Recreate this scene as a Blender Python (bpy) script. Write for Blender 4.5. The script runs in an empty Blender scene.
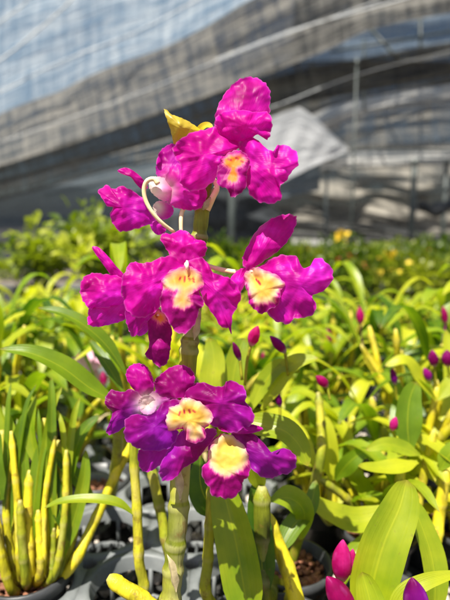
import bpy, math, random
from mathutils import Vector, Matrix, noise
rnd = random.Random(7)
scn = bpy.context.scene
COL = scn.collection
PI = math.pi

# ------------------------------------------------------------------ camera
F = 520.0
PITCH = math.radians(8.0)
CAM = Vector((0, 0, 1.12))
FWD = Vector((0, math.cos(PITCH), -math.sin(PITCH)))
UPV = Vector((0, math.sin(PITCH), math.cos(PITCH)))
RGT = Vector((1, 0, 0))
def P(px, py, D):
    """point of the place seen at photo pixel (px,py) and standing D metres away"""
    return CAM + D * (FWD + RGT * ((px - 225) / F) - UPV * ((py - 300) / F))

cam = bpy.data.cameras.new('camera')
camo = bpy.data.objects.new('camera', cam); COL.objects.link(camo)
camo.location = CAM; camo.rotation_euler = (math.radians(90) - PITCH, 0, 0)
cam.sensor_fit = 'VERTICAL'; cam.sensor_height = 24.0; cam.lens = F / 600 * 24.0
cam.clip_start = 0.02; cam.clip_end = 500
cam.dof.use_dof = True; cam.dof.focus_distance = 0.335; cam.dof.aperture_fstop = 4.2
scn.camera = camo

# ------------------------------------------------------------------ light
SUN_EL, SUN_AZ = math.radians(64), math.radians(206)      # azimuth: clockwise from +Y (towards +X)
w = bpy.data.worlds.new("World"); scn.world = w; w.use_nodes = True
nt = w.node_tree; nt.nodes.clear()
bg = nt.nodes.new('ShaderNodeBackground'); out = nt.nodes.new('ShaderNodeOutputWorld')
sky = nt.nodes.new('ShaderNodeTexSky'); sky.sky_type = 'NISHITA'; sky.sun_disc = False
sky.sun_elevation = SUN_EL; sky.sun_rotation = SUN_AZ
sky.air_density = 1.0; sky.dust_density = 2.0
bg.inputs[1].default_value = 0.062
nt.links.new(sky.outputs[0], bg.inputs[0]); nt.links.new(bg.outputs[0], out.inputs[0])
sd = bpy.data.lights.new('sun', 'SUN'); sd.energy = 5.0; sd.angle = math.radians(0.5); sd.color = (1, .95, .86)
so = bpy.data.objects.new('sun', sd); COL.objects.link(so)
sdir = Vector((math.sin(SUN_AZ) * math.cos(SUN_EL), math.cos(SUN_AZ) * math.cos(SUN_EL), math.sin(SUN_EL)))
so.rotation_euler = sdir.to_track_quat('Z', 'Y').to_euler(); so.location = sdir * 20
scn.view_settings.view_transform = 'Standard'; scn.view_settings.look = 'None'
scn.view_settings.exposure = 1.1; scn.view_settings.gamma = 1
scn.view_settings.use_curve_mapping = False
scn.cycles.max_bounces = 8; scn.cycles.transparent_max_bounces = 12
scn.cycles.use_denoising = True

# ------------------------------------------------------------------ materials
class NT:
    def __init__(s, name):
        s.m = bpy.data.materials.new(name); s.m.use_nodes = True
        s.t = s.m.node_tree; s.t.nodes.clear()
        s.out = s.n('ShaderNodeOutputMaterial')
    def n(s, typ, **kw):
        x = s.t.nodes.new(typ)
        for k, v in kw.items(): setattr(x, k, v)
        return x
    def l(s, a, b): s.t.links.new(a, b)
    def attr(s, name): return s.n('ShaderNodeAttribute', attribute_name=name).outputs['Fac']
    def noise(s, scale, detail=3, rough=.5, vec=None, stretch=None):
        x = s.n('ShaderNodeTexNoise'); x.inputs['Scale'].default_value = scale
        x.inputs['Detail'].default_value = detail; x.inputs['Roughness'].default_value = rough
        if vec is None: vec = s.n('ShaderNodeTexCoord').outputs['Object']
        if stretch:
            mp = s.n('ShaderNodeMapping'); mp.inputs['Scale'].default_value = stretch
            s.l(vec, mp.inputs[0]); vec = mp.outputs[0]
        s.l(vec, x.inputs['Vector']); return x.outputs['Fac']
    def ramp(s, fac, stops):
        r = s.n('ShaderNodeValToRGB'); e = r.color_ramp.elements
        e[0].position, e[0].color = stops[0][0], (*stops[0][1], 1)
        e[1].position, e[1].color = stops[-1][0], (*stops[-1][1], 1)
        for p_, c in stops[1:-1]:
            k = e.new(p_); k.color = (*c, 1)
        s.l(fac, r.inputs[0]); return r.outputs[0]
    def mix(s, fac, a, b, mode='MIX'):
        x = s.n('ShaderNodeMix', data_type='RGBA', blend_type=mode)
        if hasattr(fac, 'links'): s.l(fac, x.inputs[0])
        else: x.inputs[0].default_value = fac
        for v, i in ((a, 6), (b, 7)):
            if hasattr(v, 'links'): s.l(v, x.inputs[i])
            else: x.inputs[i].default_value = (*v, 1)
        return x.outputs[2]
    def math(s, op, a, b=0.0, clamp=False):
        x = s.n('ShaderNodeMath', operation=op, use_clamp=clamp)
        for v, i in ((a, 0), (b, 1)):
            if hasattr(v, 'links'): s.l(v, x.inputs[i])
            else: x.inputs[i].default_value = v
        return x.outputs[0]
    def bump(s, h, strength, dist):
        b = s.n('ShaderNodeBump'); b.inputs['Strength'].default_value = strength
        b.inputs['Distance'].default_value = dist; s.l(h, b.inputs['Height']); return b.outputs[0]
    def princ(s, color, rough=.5, bump=None, spec=.5, sheen=0, coat=0):
        p = s.n('ShaderNodeBsdfPrincipled')
        if hasattr(color, 'links'): s.l(color, p.inputs['Base Color'])
        else: p.inputs['Base Color'].default_value = (*color, 1)
        if hasattr(rough, 'links'): s.l(rough, p.inputs['Roughness'])
        else: p.inputs['Roughness'].default_value = rough
        p.inputs['Specular IOR Level'].default_value = spec
        p.inputs['Sheen Weight'].default_value = sheen
        p.inputs['Coat Weight'].default_value = coat
        if bump: s.l(bump, p.inputs['Normal'])
        return p.outputs[0]
    def transl(s, color, bump=None):
        p = s.n('ShaderNodeBsdfTranslucent')
        if hasattr(color, 'links'): s.l(color, p.inputs[0])
        else: p.inputs[0].default_value = (*color, 1)
        if bump: s.l(bump, p.inputs['Normal'])
        return p.outputs[0]
    def mixs(s, fac, a, b):
        x = s.n('ShaderNodeMixShader')
        if hasattr(fac, 'links'): s.l(fac, x.inputs[0])
        else: x.inputs[0].default_value = fac
        s.l(a, x.inputs[1]); s.l(b, x.inputs[2]); return x.outputs[0]
    def done(s, sh): s.l(sh, s.out.inputs[0]); return s.m

def mat_petal(name='petal', cols=((.36, .001, .15), (.62, .003, .34), (.80, .02, .66))):
    t = NT(name)
    uv = t.n('ShaderNodeUVMap').outputs[0]
    vein = t.noise(1.0, 2, .5, uv, (26, 1.2, 1))
    blot = t.noise(34, 4, .6)
    col = t.ramp(blot, [(.32, cols[0]), (.5, cols[1]), (.68, cols[2])])
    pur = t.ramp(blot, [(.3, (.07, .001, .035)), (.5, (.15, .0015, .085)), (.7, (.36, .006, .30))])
    col = t.mix(t.attr('tone'), col, pur)  # tone: deeper purple of the lower blooms, partly shade put into the colour
    vi = t.ramp(t.noise(22, 1, .5), [(.48, (0, 0, 0)), (.66, (1, 1, 1))])
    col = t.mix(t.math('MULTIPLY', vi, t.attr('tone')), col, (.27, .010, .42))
    vf = t.ramp(vein, [(.42, (0, 0, 0)), (.62, (1, 1, 1))])
    col = t.mix(t.math('MULTIPLY', vf, .18), col, (.22, .002, .17))
    col = t.mix(t.math('MULTIPLY', t.attr('edge'), .25), col, (.80, .22, .72))  # pale rim painted in for the glow through thin petal edges
    col = t.mix(t.attr('throat'), col, (.86, .76, .72))
    bp = t.bump(t.math('ADD', vein, t.math('MULTIPLY', blot, 2.5)), .3, .0007)
    p = t.princ(col, .42, bp, .2)
    tr = t.mix(t.attr('throat'), t.mix(1, col, (1.5, 3.0, 1.5), 'MULTIPLY'), (.86, .70, .62))
    return t.done(t.mixs(.52, p, t.transl(tr, bp)))
def mat_lip():
    t = NT('lip')
    blot = t.noise(90, 3, .6)
    n2 = t.noise(260, 2, .5)
    pur = t.ramp(blot, [(.3, (.20, .002, .10)), (.55, (.40, .004, .22)), (.75, (.60, .02, .42))])
    # throat: cream-white rim, yellow inside, orange deep down
    th = t.attr('throat'); dp = t.attr('deep')
    warm = t.mix(t.attr('warm'), (.80, .54, .08), (.88, .21, .02))
    rimc = t.mix(t.attr('warm'), (.76, .62, .44), (.84, .25, .12))
    inner = t.mix(dp, rimc, warm)
    inner = t.mix(t.math('MULTIPLY', n2, .06), inner, (.85, .50, .30))
    vn = t.noise(1.0, 2, .6, t.n('ShaderNodeUVMap').outputs[0], (11, .5, 1))
    fac = t.math('ADD', t.math('ADD', th, t.math('MULTIPLY', t.math('SUBTRACT', n2, .5), .5)), t.math('MULTIPLY', t.math('SUBTRACT', vn, .5), 1.0), True)
    f1 = t.ramp(fac, [(.15, (0, 0, 0)), (.5, (1, 1, 1))]); f2 = t.ramp(fac, [(.35, (0, 0, 0)), (.85, (1, 1, 1))])
    col = t.mix(f1, pur, (.80, .10, .34))
    col = t.mix(f2, col, inner)
    col = t.mix(t.attr('mark'), col, (.45, .015, .05))
    col = t.mix(t.math('MULTIPLY', t.attr('edge'), .25), col, (.85, .35, .72))  # same painted rim glow on the lip
    bp = t.bump(t.math('ADD', blot, n2), .5, .0006)
    return t.done(t.mixs(.5, t.princ(col, .5, bp, .18), t.transl(col, bp)))
def mat_leaf(name, dark, mid, lite, tmul=(1.5, 1.55, .6), tf=.45, rough=.36, sc=30):
    t = NT(name)
    uv = t.n('ShaderNodeUVMap').outputs[0]
    ridge = t.noise(1.0, 2, .5, uv, (16, .7, 1))
    blot = t.noise(sc, 3, .6)
    spots = t.noise(sc * 7, 2, .6)
    ri = t.n('ShaderNodeObjectInfo').outputs['Random']
    f = t.math('ADD', t.math('MULTIPLY', blot, .5), t.math('MULTIPLY', t.attr('tone'), .62))
    f = t.math('ADD', f, t.math('MULTIPLY', t.math('SUBTRACT', ri, .5), .42), True)
    col = t.ramp(f, [(.15, dark), (.5, mid), (.85, lite)])
    col = t.mix(t.math('MULTIPLY', ridge, .25), col, tuple(c * .5 for c in mid))
    sp = t.ramp(spots, [(.66, (0, 0, 0)), (.74, (1, 1, 1))])
    col = t.mix(t.math('MULTIPLY', sp, .35), col, (.20, .15, .03))
    # pale midrib
    sx = t.n('ShaderNodeSeparateXYZ'); t.l(uv, sx.inputs[0])
    d = t.math('ABSOLUTE', t.math('SUBTRACT', sx.outputs[0], .5))
    mr = t.ramp(d, [(.0, (1, 1, 1)), (.035, (0, 0, 0))])
    col = t.mix(t.math('MULTIPLY', mr, .4), col, lite)
    tip = t.ramp(sx.outputs[1], [(.93, (0, 0, 0)), (1.0, (1, 1, 1))])
    col = t.mix(t.math('MULTIPLY', tip, .5), col, (.30, .18, .04))
    bp = t.bump(t.math('ADD', ridge, t.math('MULTIPLY', blot, .6)), .45, .0008)
    rr = t.math('ADD', rough - .08, t.math('MULTIPLY', spots, .2))
    tr = t.mix(1, col, tmul, 'MULTIPLY')
    return t.done(t.mixs(tf, t.princ(col, rr, bp, .5), t.transl(tr)))
def mat_cane(name, a, b, c, sw=.6, sc=(.42, .34, .13)):
    t = NT(name)
    n = t.noise(45, 4, .6); n2 = t.noise(140, 3, .6, None, (1, 1, .15))
    f = t.math('ADD', t.math('MULTIPLY', n, .6), t.math('MULTIPLY', t.attr('tone'), .5), True)
    col = t.ramp(f, [(.25, a), (.5, b), (.8, c)])
    col = t.mix(t.math('MULTIPLY', t.ramp(n2, [(.5, (0, 0, 0)), (.66, (1, 1, 1))]), .5), col, tuple(x * .45 for x in a))
    col = t.mix(t.math('MULTIPLY', t.math('MULTIPLY', t.attr('sheath'), t.math('ADD', n2, .5), True), sw), col, sc)
    n3 = t.noise(420, 3, .6, None, (1, 1, .08))
    col = t.mix(t.math('MULTIPLY', t.ramp(t.noise(75, 4, .7), [(.56, (0, 0, 0)), (.64, (1, 1, 1))]), .55), col, (.16, .085, .02))
    bp = t.bump(t.math('ADD', n2, n3), .9, .0008)
    return t.done(t.princ(col, .48, bp, .3))
def mat_simple(name, c1, c2, scale=20, rough=.6, bump=.3, dist=.002, metallic=0, spec=.4):
    t = NT(name)
    n = t.noise(scale, 5, .6)
    col = t.ramp(n, [(.3, c1), (.7, c2)])
    p = t.princ(col, rough, t.bump(n, bump, dist), spec)
    p.node.inputs['Metallic'].default_value = metallic
    return t.done(p)
def mat_net(name, ca, cb, opac, tf=.5, streak=(3, .25), weave=.12, tint=None):
    t = NT(name)
    uv = t.n('ShaderNodeUVMap').outputs[0]
    s1 = t.noise(1.0, 5, .62, uv, (streak[1], streak[0], 1))  # streaks mix net dust with wrinkle shading put into the colour
    s2 = t.noise(6.0, 4, .6, uv, (.6, 1.5, 1))
    w1 = t.noise(1.0, 3, .7, uv, (9, .9, 1)); w2 = t.noise(1.0, 3, .7, uv, (.8, 13, 1))
    wsum = t.math('ADD', w1, t.math('SUBTRACT', w2, .5))
    f = t.math('ADD', t.math('MULTIPLY', s1, .75), t.math('MULTIPLY', s2, .25))
    f = t.math('ADD', f, t.math('MULTIPLY', t.math('SUBTRACT', wsum, .5), weave))
    col = t.ramp(f, [(.36, ca), (.64, cb)])
    bp = t.bump(t.math('ADD', f, t.math('MULTIPLY', t.noise(1.0, 4, .7, uv, (1.2, 9, 1)), 1.4)), .7, .05)
    body = t.mixs(tf, t.princ(col, .75, bp, .2), t.transl(col, bp))
    op = t.math('ADD', opac - .08, t.math('MULTIPLY', t.math('SUBTRACT', f, .4), .5), True)
    tr = t.n('ShaderNodeBsdfTransparent')
    return t.done(t.mixs(op, tr.outputs[0], body))

M = {}
M['petal'] = mat_petal(); M['lip'] = mat_lip()
M['leaf'] = mat_leaf('orchid_leaf', (.035, .10, .005), (.18, .28, .008), (.50, .51, .020))
M['leaf_deep'] = mat_leaf('deep_leaf', (.035, .10, .008), (.09, .19, .012), (.24, .34, .03))
M['shrub_leaf'] = mat_leaf('shrub_leaf', (.05, .10, .004), (.28, .34, .012), (.66, .64, .09), sc=6)
M['hedge_leaf'] = mat_leaf('hedge_leaf', (.02, .05, .004), (.09, .14, .008), (.28, .31, .025), sc=5)
M['cane'] = mat_cane('yellow_cane', (.20, .17, .008), (.40, .36, .010), (.66, .54, .02))
M['cane_green'] = mat_cane('green_cane', (.09, .12, .008), (.24, .26, .012), (.45, .40, .02))
M['cane_main'] = mat_cane('olive_cane', (.06, .072, .005), (.17, .195, .010), (.36, .36, .02), .62, (.40, .36, .17))
M['sheath'] = mat_simple('papery_sheath', (.22, .17, .08), (.52, .43, .24), 90, .7, .6, .001)
M['cream'] = mat_simple('cream_petal', (.70, .52, .22), (.82, .68, .46), 120, .5, .3, .0005, 0, .15)
M['blush'] = mat_simple('blush_petal', (.80, .42, .40), (.86, .74, .55), 110, .5, .3, .0005, 0, .15)
M['bract'] = mat_leaf('yellow_bract', (.55, .40, .01), (.72, .55, .015), (.80, .66, .04), (1.3, 1.2, .6), .4)
M['pot'] = mat_simple('black_plastic', (.018, .019, .02), (.05, .052, .055), 40, .4, .2, .001)
M['tray'] = mat_simple('grey_plastic', (.08, .09, .092), (.20, .21, .205), 14, .5, .35, .001)
M['mix'] = mat_simple('bark_mix', (.03, .012, .006), (.20, .075, .035), 160, .9, 1, .003)
M['chip'] = mat_simple('bark_chip', (.05, .02, .01), (.36, .15, .08), 110, .8, .6, .002)
M['stone'] = mat_simple('pale_stone', (.35, .28, .22), (.75, .68, .60), 50, .8, .5, .002)
M['mat'] = mat_simple('weed_mat', (.010, .011, .010), (.035, .034, .03), 40, .9, .6, .003)
M['ground'] = mat_simple('ground', (.09, .07, .05), (.20, .17, .13), 3, .95, 1, .02)
M['steel'] = mat_simple('galvanised_steel', (.06, .07, .065), (.17, .19, .18), 12, .5, .3, .001, .3)
M['post'] = mat_simple('post_steel', (.02, .028, .025), (.06, .07, .065), 6, .5, .3, .002)
M['rope'] = mat_simple('pale_cord', (.45, .48, .50), (.80, .82, .82), 30, .7, .3, .001)
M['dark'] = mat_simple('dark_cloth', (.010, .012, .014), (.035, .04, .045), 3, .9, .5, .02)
M['yellow'] = mat_simple('yellow_flower', (.60, .36, .01), (.80, .58, .03), 20, .6, .2, .002)
M['redfl'] = mat_simple('red_flower', (.45, .05, .03), (.70, .14, .08), 20, .6, .2, .002)
M['pinkfl'] = mat_simple('pink_flower', (.62, .25, .40), (.85, .60, .70), 60, .6, .2, .002)
M['budm'] = mat_petal('bud', ((.24, .002, .05), (.44, .004, .12), (.62, .03, .26)))

# ------------------------------------------------------------------ mesh helpers
class MB:
    def __init__(s):
        s.v, s.f, s.uv, s.a = [], [], [], {}
    def vert(s, p, uv=(0, 0), **at):
        i = len(s.v); s.v.append(Vector(p)); s.uv.append(uv)
        for k, x in at.items(): s.a.setdefault(k, {})[i] = x
        return i
    def mesh(s, name, org=Vector((0, 0, 0))):
        me = bpy.data.meshes.new(name)
        me.from_pydata([tuple(p - org) for p in s.v], [], s.f)
        ul = me.uv_layers.new(name='UVMap')
        li = [0] * len(me.loops); me.loops.foreach_get('vertex_index', li)
        flat = []
        for i in li: flat.extend(s.uv[i])
        ul.data.foreach_set('uv', flat)
        for k, d in s.a.items():
            at = me.attributes.new(k, 'FLOAT', 'POINT')
            at.data.foreach_set('value', [float(d.get(i, 0)) for i in range(len(s.v))])
        me.polygons.foreach_set('use_smooth', [True] * len(me.polygons))
        me.update(); return me
WL = {}
def link(o, parent=None):
    COL.objects.link(o)
    if parent is not None: o.parent = parent
    return o
def put(name, mb, m, parent=None, org=None):
    """link mb (in world coordinates) as one object; its origin at org or at its parent's"""
    pl = WL[parent.as_pointer()] if parent is not None else Vector((0, 0, 0))
    if org is None: org = pl.copy()
    me = mb.mesh(name, org); me.materials.append(m)
    o = bpy.data.objects.new(name, me); link(o, parent)
    o.location = org - pl; WL[o.as_pointer()] = Vector(org)
    return o
def tag(o, label=None, cat=None, group=None, kind=None):
    if label: o['label'] = label
    if cat: o['category'] = cat
    if group: o['group'] = group
    if kind: o['kind'] = kind
    return o
def empty(name, loc):
    o = bpy.data.objects.new(name, None); o.empty_display_size = .02; link(o)
    o.location = loc; WL[o.as_pointer()] = Vector(loc); return o
def dup(root):
    r = root.copy(); COL.objects.link(r)
    for ch in list(root.children):
        c = ch.copy(); COL.objects.link(c); c.parent = r
        for g in ch.children:
            d = g.copy(); COL.objects.link(d); d.parent = c
    return r
def frames(pts):
    n = len(pts); T = []
    for i in range(n):
        a, b = pts[max(i - 1, 0)], pts[min(i + 1, n - 1)]
        T.append((b - a).normalized())
    ref = Vector((0, 0, 1)) if abs(T[0].z) < .9 else Vector((1, 0, 0))
    N = [(ref - T[0] * ref.dot(T[0])).normalized()]
    for i in range(1, n):
        x = N[-1] - T[i] * N[-1].dot(T[i]); N.append(x.normalized())
    return T, N
def spline(pts, n):
    pts = [Vector(p) for p in pts]
    if len(pts) == 2: return [pts[0].lerp(pts[1], i / n) for i in range(n + 1)]
    q = [pts[0] * 2 - pts[1]] + pts + [pts[-1] * 2 - pts[-2]]
    out_ = []; segs = len(pts) - 1
    for i in range(n + 1):
        x = i / n * segs; k = min(int(x), segs - 1); t = x - k
        a, b, c, d = q[k], q[k + 1], q[k + 2], q[k + 3]
        out_.append(.5 * ((2 * b) + (c - a) * t + (2 * a - 5 * b + 4 * c - d) * t * t + (3 * b - a - 3 * c + d) * t ** 3))
    return out_
def tube(mb, pts, rad, seg=10, tone=None, sheath=None, closed=True):
    T, N = frames(pts); n = len(pts); rings = []
    L = 0
    for i in range(n):
        if i: L += (pts[i] - pts[i - 1]).length
        B = T[i].cross(N[i]); r = rad(i / (n - 1)) if callable(rad) else rad
        row = []
        for k in range(seg):
            a = 2 * PI * k / seg
            at = {}
            if tone is not None: at['tone'] = tone(i / (n - 1)) if callable(tone) else tone
            if sheath is not None: at['sheath'] = sheath(i / (n - 1), a)
            row.append(mb.vert(pts[i] + (N[i] * math.cos(a) + B * math.sin(a)) * r, (k / seg, L * 10), **at))
        rings.append(row)
    for i in range(n - 1):
        for k in range(seg):
            mb.f.append((rings[i][k], rings[i][(k + 1) % seg], rings[i + 1][(k + 1) % seg], rings[i + 1][k]))
    if closed:
        mb.f.append(tuple(reversed(rings[0]))); mb.f.append(tuple(rings[-1]))
def lathe(mb, c, prof, seg=28, sx=1, sy=1, cap=True, tone=0):
    rows = []
    for r, z in prof:
        rows.append([mb.vert(Vector((c[0] + r * sx * math.cos(2 * PI * k / seg), c[1] + r * sy * math.sin(2 * PI * k / seg), c[2] + z)), (k / seg, z), tone=tone) for k in range(seg)])
    for a, b in zip(rows, rows[1:]):
        for k in range(seg): mb.f.append((a[k], a[(k + 1) % seg], b[(k + 1) % seg], b[k]))
    if cap: mb.f.append(tuple(reversed(rows[0])))
def box(mb, c, s):
    i0 = len(mb.v)
    for z in (-1, 1):
        for y in (-1, 1):
            for x in (-1, 1): mb.vert(Vector((c[0] + x * s[0] / 2, c[1] + y * s[1] / 2, c[2] + z * s[2] / 2)))
    for f in ((0, 2, 3, 1), (4, 5, 7, 6), (0, 1, 5, 4), (2, 6, 7, 3), (0, 4, 6, 2), (1, 3, 7, 5)):
        mb.f.append(tuple(i0 + k for k in f))
def leaf(mb, pts, w, nrm=None, fold=.25, tone=.5, n=12, blunt=.5, wav=.0, seed=0.0, cols=6):
    """a leaf along pts, half width w; nrm: the way its face looks"""
    pts = spline(pts, n); N = []
    T = [(pts[min(i + 1, n)] - pts[max(i - 1, 0)]).normalized() for i in range(n + 1)]
    if nrm is None: nrm = Vector((0, 0, 1))
    rows = []
    for i in range(n + 1):
        t = i / n
        S = T[i].cross(nrm)
        if S.length < 1e-3: S = Vector((1, 0, 0))
        S.normalize(); U = S.cross(T[i]).normalized()
        ww = w * (math.sin(PI * min(1, t ** .72 * 1.0)) ** blunt if 0 < t < 1 else 0) * (1 if t > .25 else .35 + .65 * (t / .25))
        if t >= 1: ww = w * .04
        if t <= 0: ww = w * .22
        row = []
        for k in range(cols + 1):
            s = k / cols * 2 - 1
            off = S * (s * ww) + U * (fold * ww * (abs(s) ** 1.4 - .4)) + U * (wav * w * abs(s) ** 2 * math.sin(t * 14 + seed + s * 1.3))
            row.append(mb.vert(pts[i] + off, (k / cols, t), tone=tone))
        rows.append(row)
    for a, b in zip(rows, rows[1:]):
        for k in range(cols): mb.f.append((a[k], a[k + 1], b[k + 1], b[k]))

def node_radius(r0, r1, nodes, amp=.16, wid=.018):
    """cane radius along 0..1 with swollen joints"""
    def f(t):
        r = r0 + (r1 - r0) * t
        for q in nodes: r += amp * r0 * math.exp(-((t - q) / wid) ** 2)
        return r * (1 - .55 * max(0, (t - .90) / .10) ** 1.8)
    return f
def cane(mb, pts, r0, r1, nnode=6, tone=.5, seg=10, n=None, sh=.35, seed=0):
    n = n or max(20, nnode * 6)
    p = spline(pts, n); nodes = [(k + .6) / nnode for k in range(nnode)]
    def sheath(t, a):
        x = max(0, (t - .95) * 18)
        for i, q in enumerate(nodes):
            d = t - q
            if -.08 / nnode < d < .05 / nnode: x = max(x, 1.2 * sh)
            if (i * 7 + seed) % 3 == 0 and 0 < -d < .75 / nnode:
                x = max(x, sh * (.6 + .5 * math.sin(a * 2 + i + seed) + .4 * noise.noise(Vector((a, t * 30, seed)))))
        return min(1, max(0, x))
    tube(mb, p, node_radius(r0, r1, nodes), seg, lambda t: max(0, min(1, tone + .75 * noise.noise(Vector((t * 5, seed * 3.1, tone * 9))))), sheath)

def inpoly(x, y, pl):
    c = False; n = len(pl); j = n - 1
    for i in range(n):
        xi, yi = pl[i]; xj, yj = pl[j]
        if (yi > y) != (yj > y) and x < (xj - xi) * (y - yi) / (yj - yi) + xi: c = not c
        j = i
    return c
def pdist(x, y, pl):
    best = 1e9; n = len(pl)
    for i in range(n):
        ax, ay = pl[i]; bx, by = pl[(i + 1) % n]
        dx, dy = bx - ax, by - ay; L = dx * dx + dy * dy or 1e-9
        t = max(0, min(1, ((x - ax) * dx + (y - ay) * dy) / L))
        best = min(best, math.hypot(x - ax - t * dx, y - ay - t * dy))
    return best
def closed_spline(pl, n):
    m = len(pl); o = []
    for i in range(n):
        x = i / n * m; k = int(x) % m; t = x - int(x)
        a, b, c, d = (Vector((*pl[(k + j) % m], 0)) for j in (-1, 0, 1, 2))
        q = .5 * ((2 * b) + (c - a) * t + (2 * a - 5 * b + 4 * c - d) * t * t + (3 * b - a - 3 * c + d) * t ** 3)
        o.append((q.x, q.y))
    return o
def petal(pl, base, D, tilt=(0, 0), cup=0, ruff=3.0, fr=7, tone=0., seed=0., throat=None, marks=None, warm=0., crown=(0, 0, 0), n=112, R=20, tube_in=0, whitebase=0, nodeep=False, name=''):
    """a petal whose outline seen from the camera is pl (photo pixels). base: where it joins the flower;
    D: distance there; tilt: how fast it recedes per pixel; cup: how the middle bellies; ruff: frill of the rim (pixels)"""
    mb = MB(); o = closed_spline(pl, n); s = D / F; cup *= 1.5; curl = 5.0 if name != 'lip' and ruff > 1.5 else 0
    cx = sum(p[0] for p in o) / n; cy = sum(p[1] for p in o) / n
    size = max(math.hypot(p[0] - cx, p[1] - cy) for p in o)
    def depth(x, y, r, th):
        d = tilt[0] * (x - base[0]) + tilt[1] * (y - base[1])
        d += cup * (1 - r * r) * -1
        d += ruff * r ** 2.6 * (math.sin(fr * th + seed) * .55 + math.sin((fr * 1.9) * th + seed * 2.3) * .3 + noise.noise(Vector((x * .12, y * .12, seed))) * .9)
        d += 5.5 * noise.noise(Vector((x * .06, y * .06, seed + 5))) + 1.2 * noise.noise(Vector((x * .18, y * .18, seed + 8)))
        d += curl * max(0, r - .6) ** 2 * 6.25 * (.3 + noise.noise(Vector((math.cos(th) * 1.3, math.sin(th) * 1.3, seed + 3))) * 2.6)
        if tube_in: # funnel into the flower towards crown point
            q = math.hypot((x - crown[0]), (y - crown[1])) / crown[2]
            d += tube_in * math.exp(-q * q)
        return D + d * s
    def add(x, y, r, th):
        at = dict(tone=tone, edge=max(0, (r - .955) / .045), throat=0.)
        if throat:
            dd = pdist(x, y, throat); at['throat'] = max(0, min(1, .40 + (dd if inpoly(x, y, throat) else -dd) / 7.0))
            at['deep'] = max(0, min(1, (dd - .5) / (8.5 if warm < .5 else 2.5))) if inpoly(x, y, throat) else 0
            at['warm'] = warm
            if nodeep: at['deep'] = 0
        if whitebase:
            at['throat'] = .95 * math.exp(-(math.hypot(x - base[0], y - base[1]) / whitebase) ** 2)
        if marks:
            m_ = 0
            for (ax, ay, bx, by, wd) in marks:
                dx, dy = bx - ax, by - ay; L = dx * dx + dy * dy or 1e-9
                t = max(0, min(1, ((x - ax) * dx + (y - ay) * dy) / L))
                m_ = max(m_, max(0, min(1, 1.4 - math.hypot(x - ax - t * dx, y - ay - t * dy) / wd)))
            at['mark'] = m_
        ang = math.atan2(y - base[1], x - base[0]); dist = math.hypot(x - base[0], y - base[1])
        return mb.vert(P(x, y, depth(x, y, r, th)), (ang, dist / 20), **at)
    c = add(cx, cy, 0, 0); prev = None
    for k in range(1, R + 1):
        r = 1 - (1 - k / R) ** 1.25 if k < R else 1
        row = []
        for i, (x, y) in enumerate(o):
            th = 2 * PI * i / n
            wob = 1 + (.018 * math.sin(th * 17 + seed) + .014 * math.sin(th * 29 + seed * 3)) * r ** 6 * (1 if ruff > 1 else .3)
            row.append(add(cx + (x - cx) * r * wob, cy + (y - cy) * r * wob, r, th))
        for i in range(n):
            j = (i + 1) % n
            if prev is None: mb.f.append((c, row[i], row[j]))
            else: mb.f.append((prev[i], row[i], row[j], prev[j]))
        prev = row
    return mb

# ================================================================== main orchid
DM = .335
S = []   # stem points
stem_px = [(206, 178, 9, .342), (204, 195, 10, .342), (202, 212, 11, .342), (199, 240, 11, .343), (197, 262, 11, .343), (194, 300, 11.5, .344), (191, 330, 12.5, .344),
           (188, 360, 12.5, .345), (185, 400, 12.5, .346), (183, 440, 12.5, .346), (180, 480, 13, .347), (178, 520, 12.5, .347), (174, 560, 12.5, .347), (171, 600, 13, .348), (168, 660, 13, .349)]
pts = [P(x, y, d) for x, y, r, d in reversed(stem_px)]
base_main = Vector((pts[0].x - .006, pts[0].y + .004, .755))
pts = [base_main, base_main.lerp(pts[0], .5)] + pts
orchid = empty('flowering_orchid', base_main)
tag(orchid, 'tall cane in sharp focus carrying nine magenta blooms with cream and yellow throats', 'orchid')
sp = spline(pts, 150)
nodes = [.10, .19, .28, .362, .445, .515, .60, .69, .78, .87, .955]
ylist = [ (300 - ((p - CAM).dot(UPV) / (p - CAM).dot(FWD)) * F) for p in sp]
nodey = [204, 236, 284, 342, 352, 392, 448, 506, 543, 572, 600, 650, 720]
def tof(y):
    return min(range(len(ylist)), key=lambda i: abs(ylist[i] - y)) / 150
nodes = [tof(y) for y in nodey]
def srad(t):
    r = .0066 - .0021 * max(0, (t - .35) / .65)
    for q in nodes: r += .0009 * math.exp(-((t - q) / .007) ** 2) - .0005 * math.exp(-((t - q - .014) / .007) ** 2)
    return r * (.88 if t > .985 else 1)
def ssh(t, a):
    x = 0
    for i, q in enumerate(nodes):
        if abs(t - q) < .0065: x = max(x, .55)
    y = ylist[int(t * 150)]
    for (y0, y1, a0, st) in ((198, 212, 0, .85), (300, 338, 1.5, .8), (344, 350, 0, .6), (455, 500, 2.6, .9), (508, 540, 2.9, .55), (552, 600, 3.0, .7)):
        if y0 < y < y1: x = max(x, st * (.55 + .6 * math.cos(a - a0 - PI) + .5 * noise.noise(Vector((a * 1.5, y * .06, 3)))))
    return max(0, min(1, x))
mb = MB()
tube(mb, spline(pts, 300), srad, 28, lambda t: .25 + .45 * (.5 + .5 * math.sin(t * 37)), lambda t, a: ssh(min(.9999, t), a))
put('cane', mb, M['cane_main'], orchid)
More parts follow.
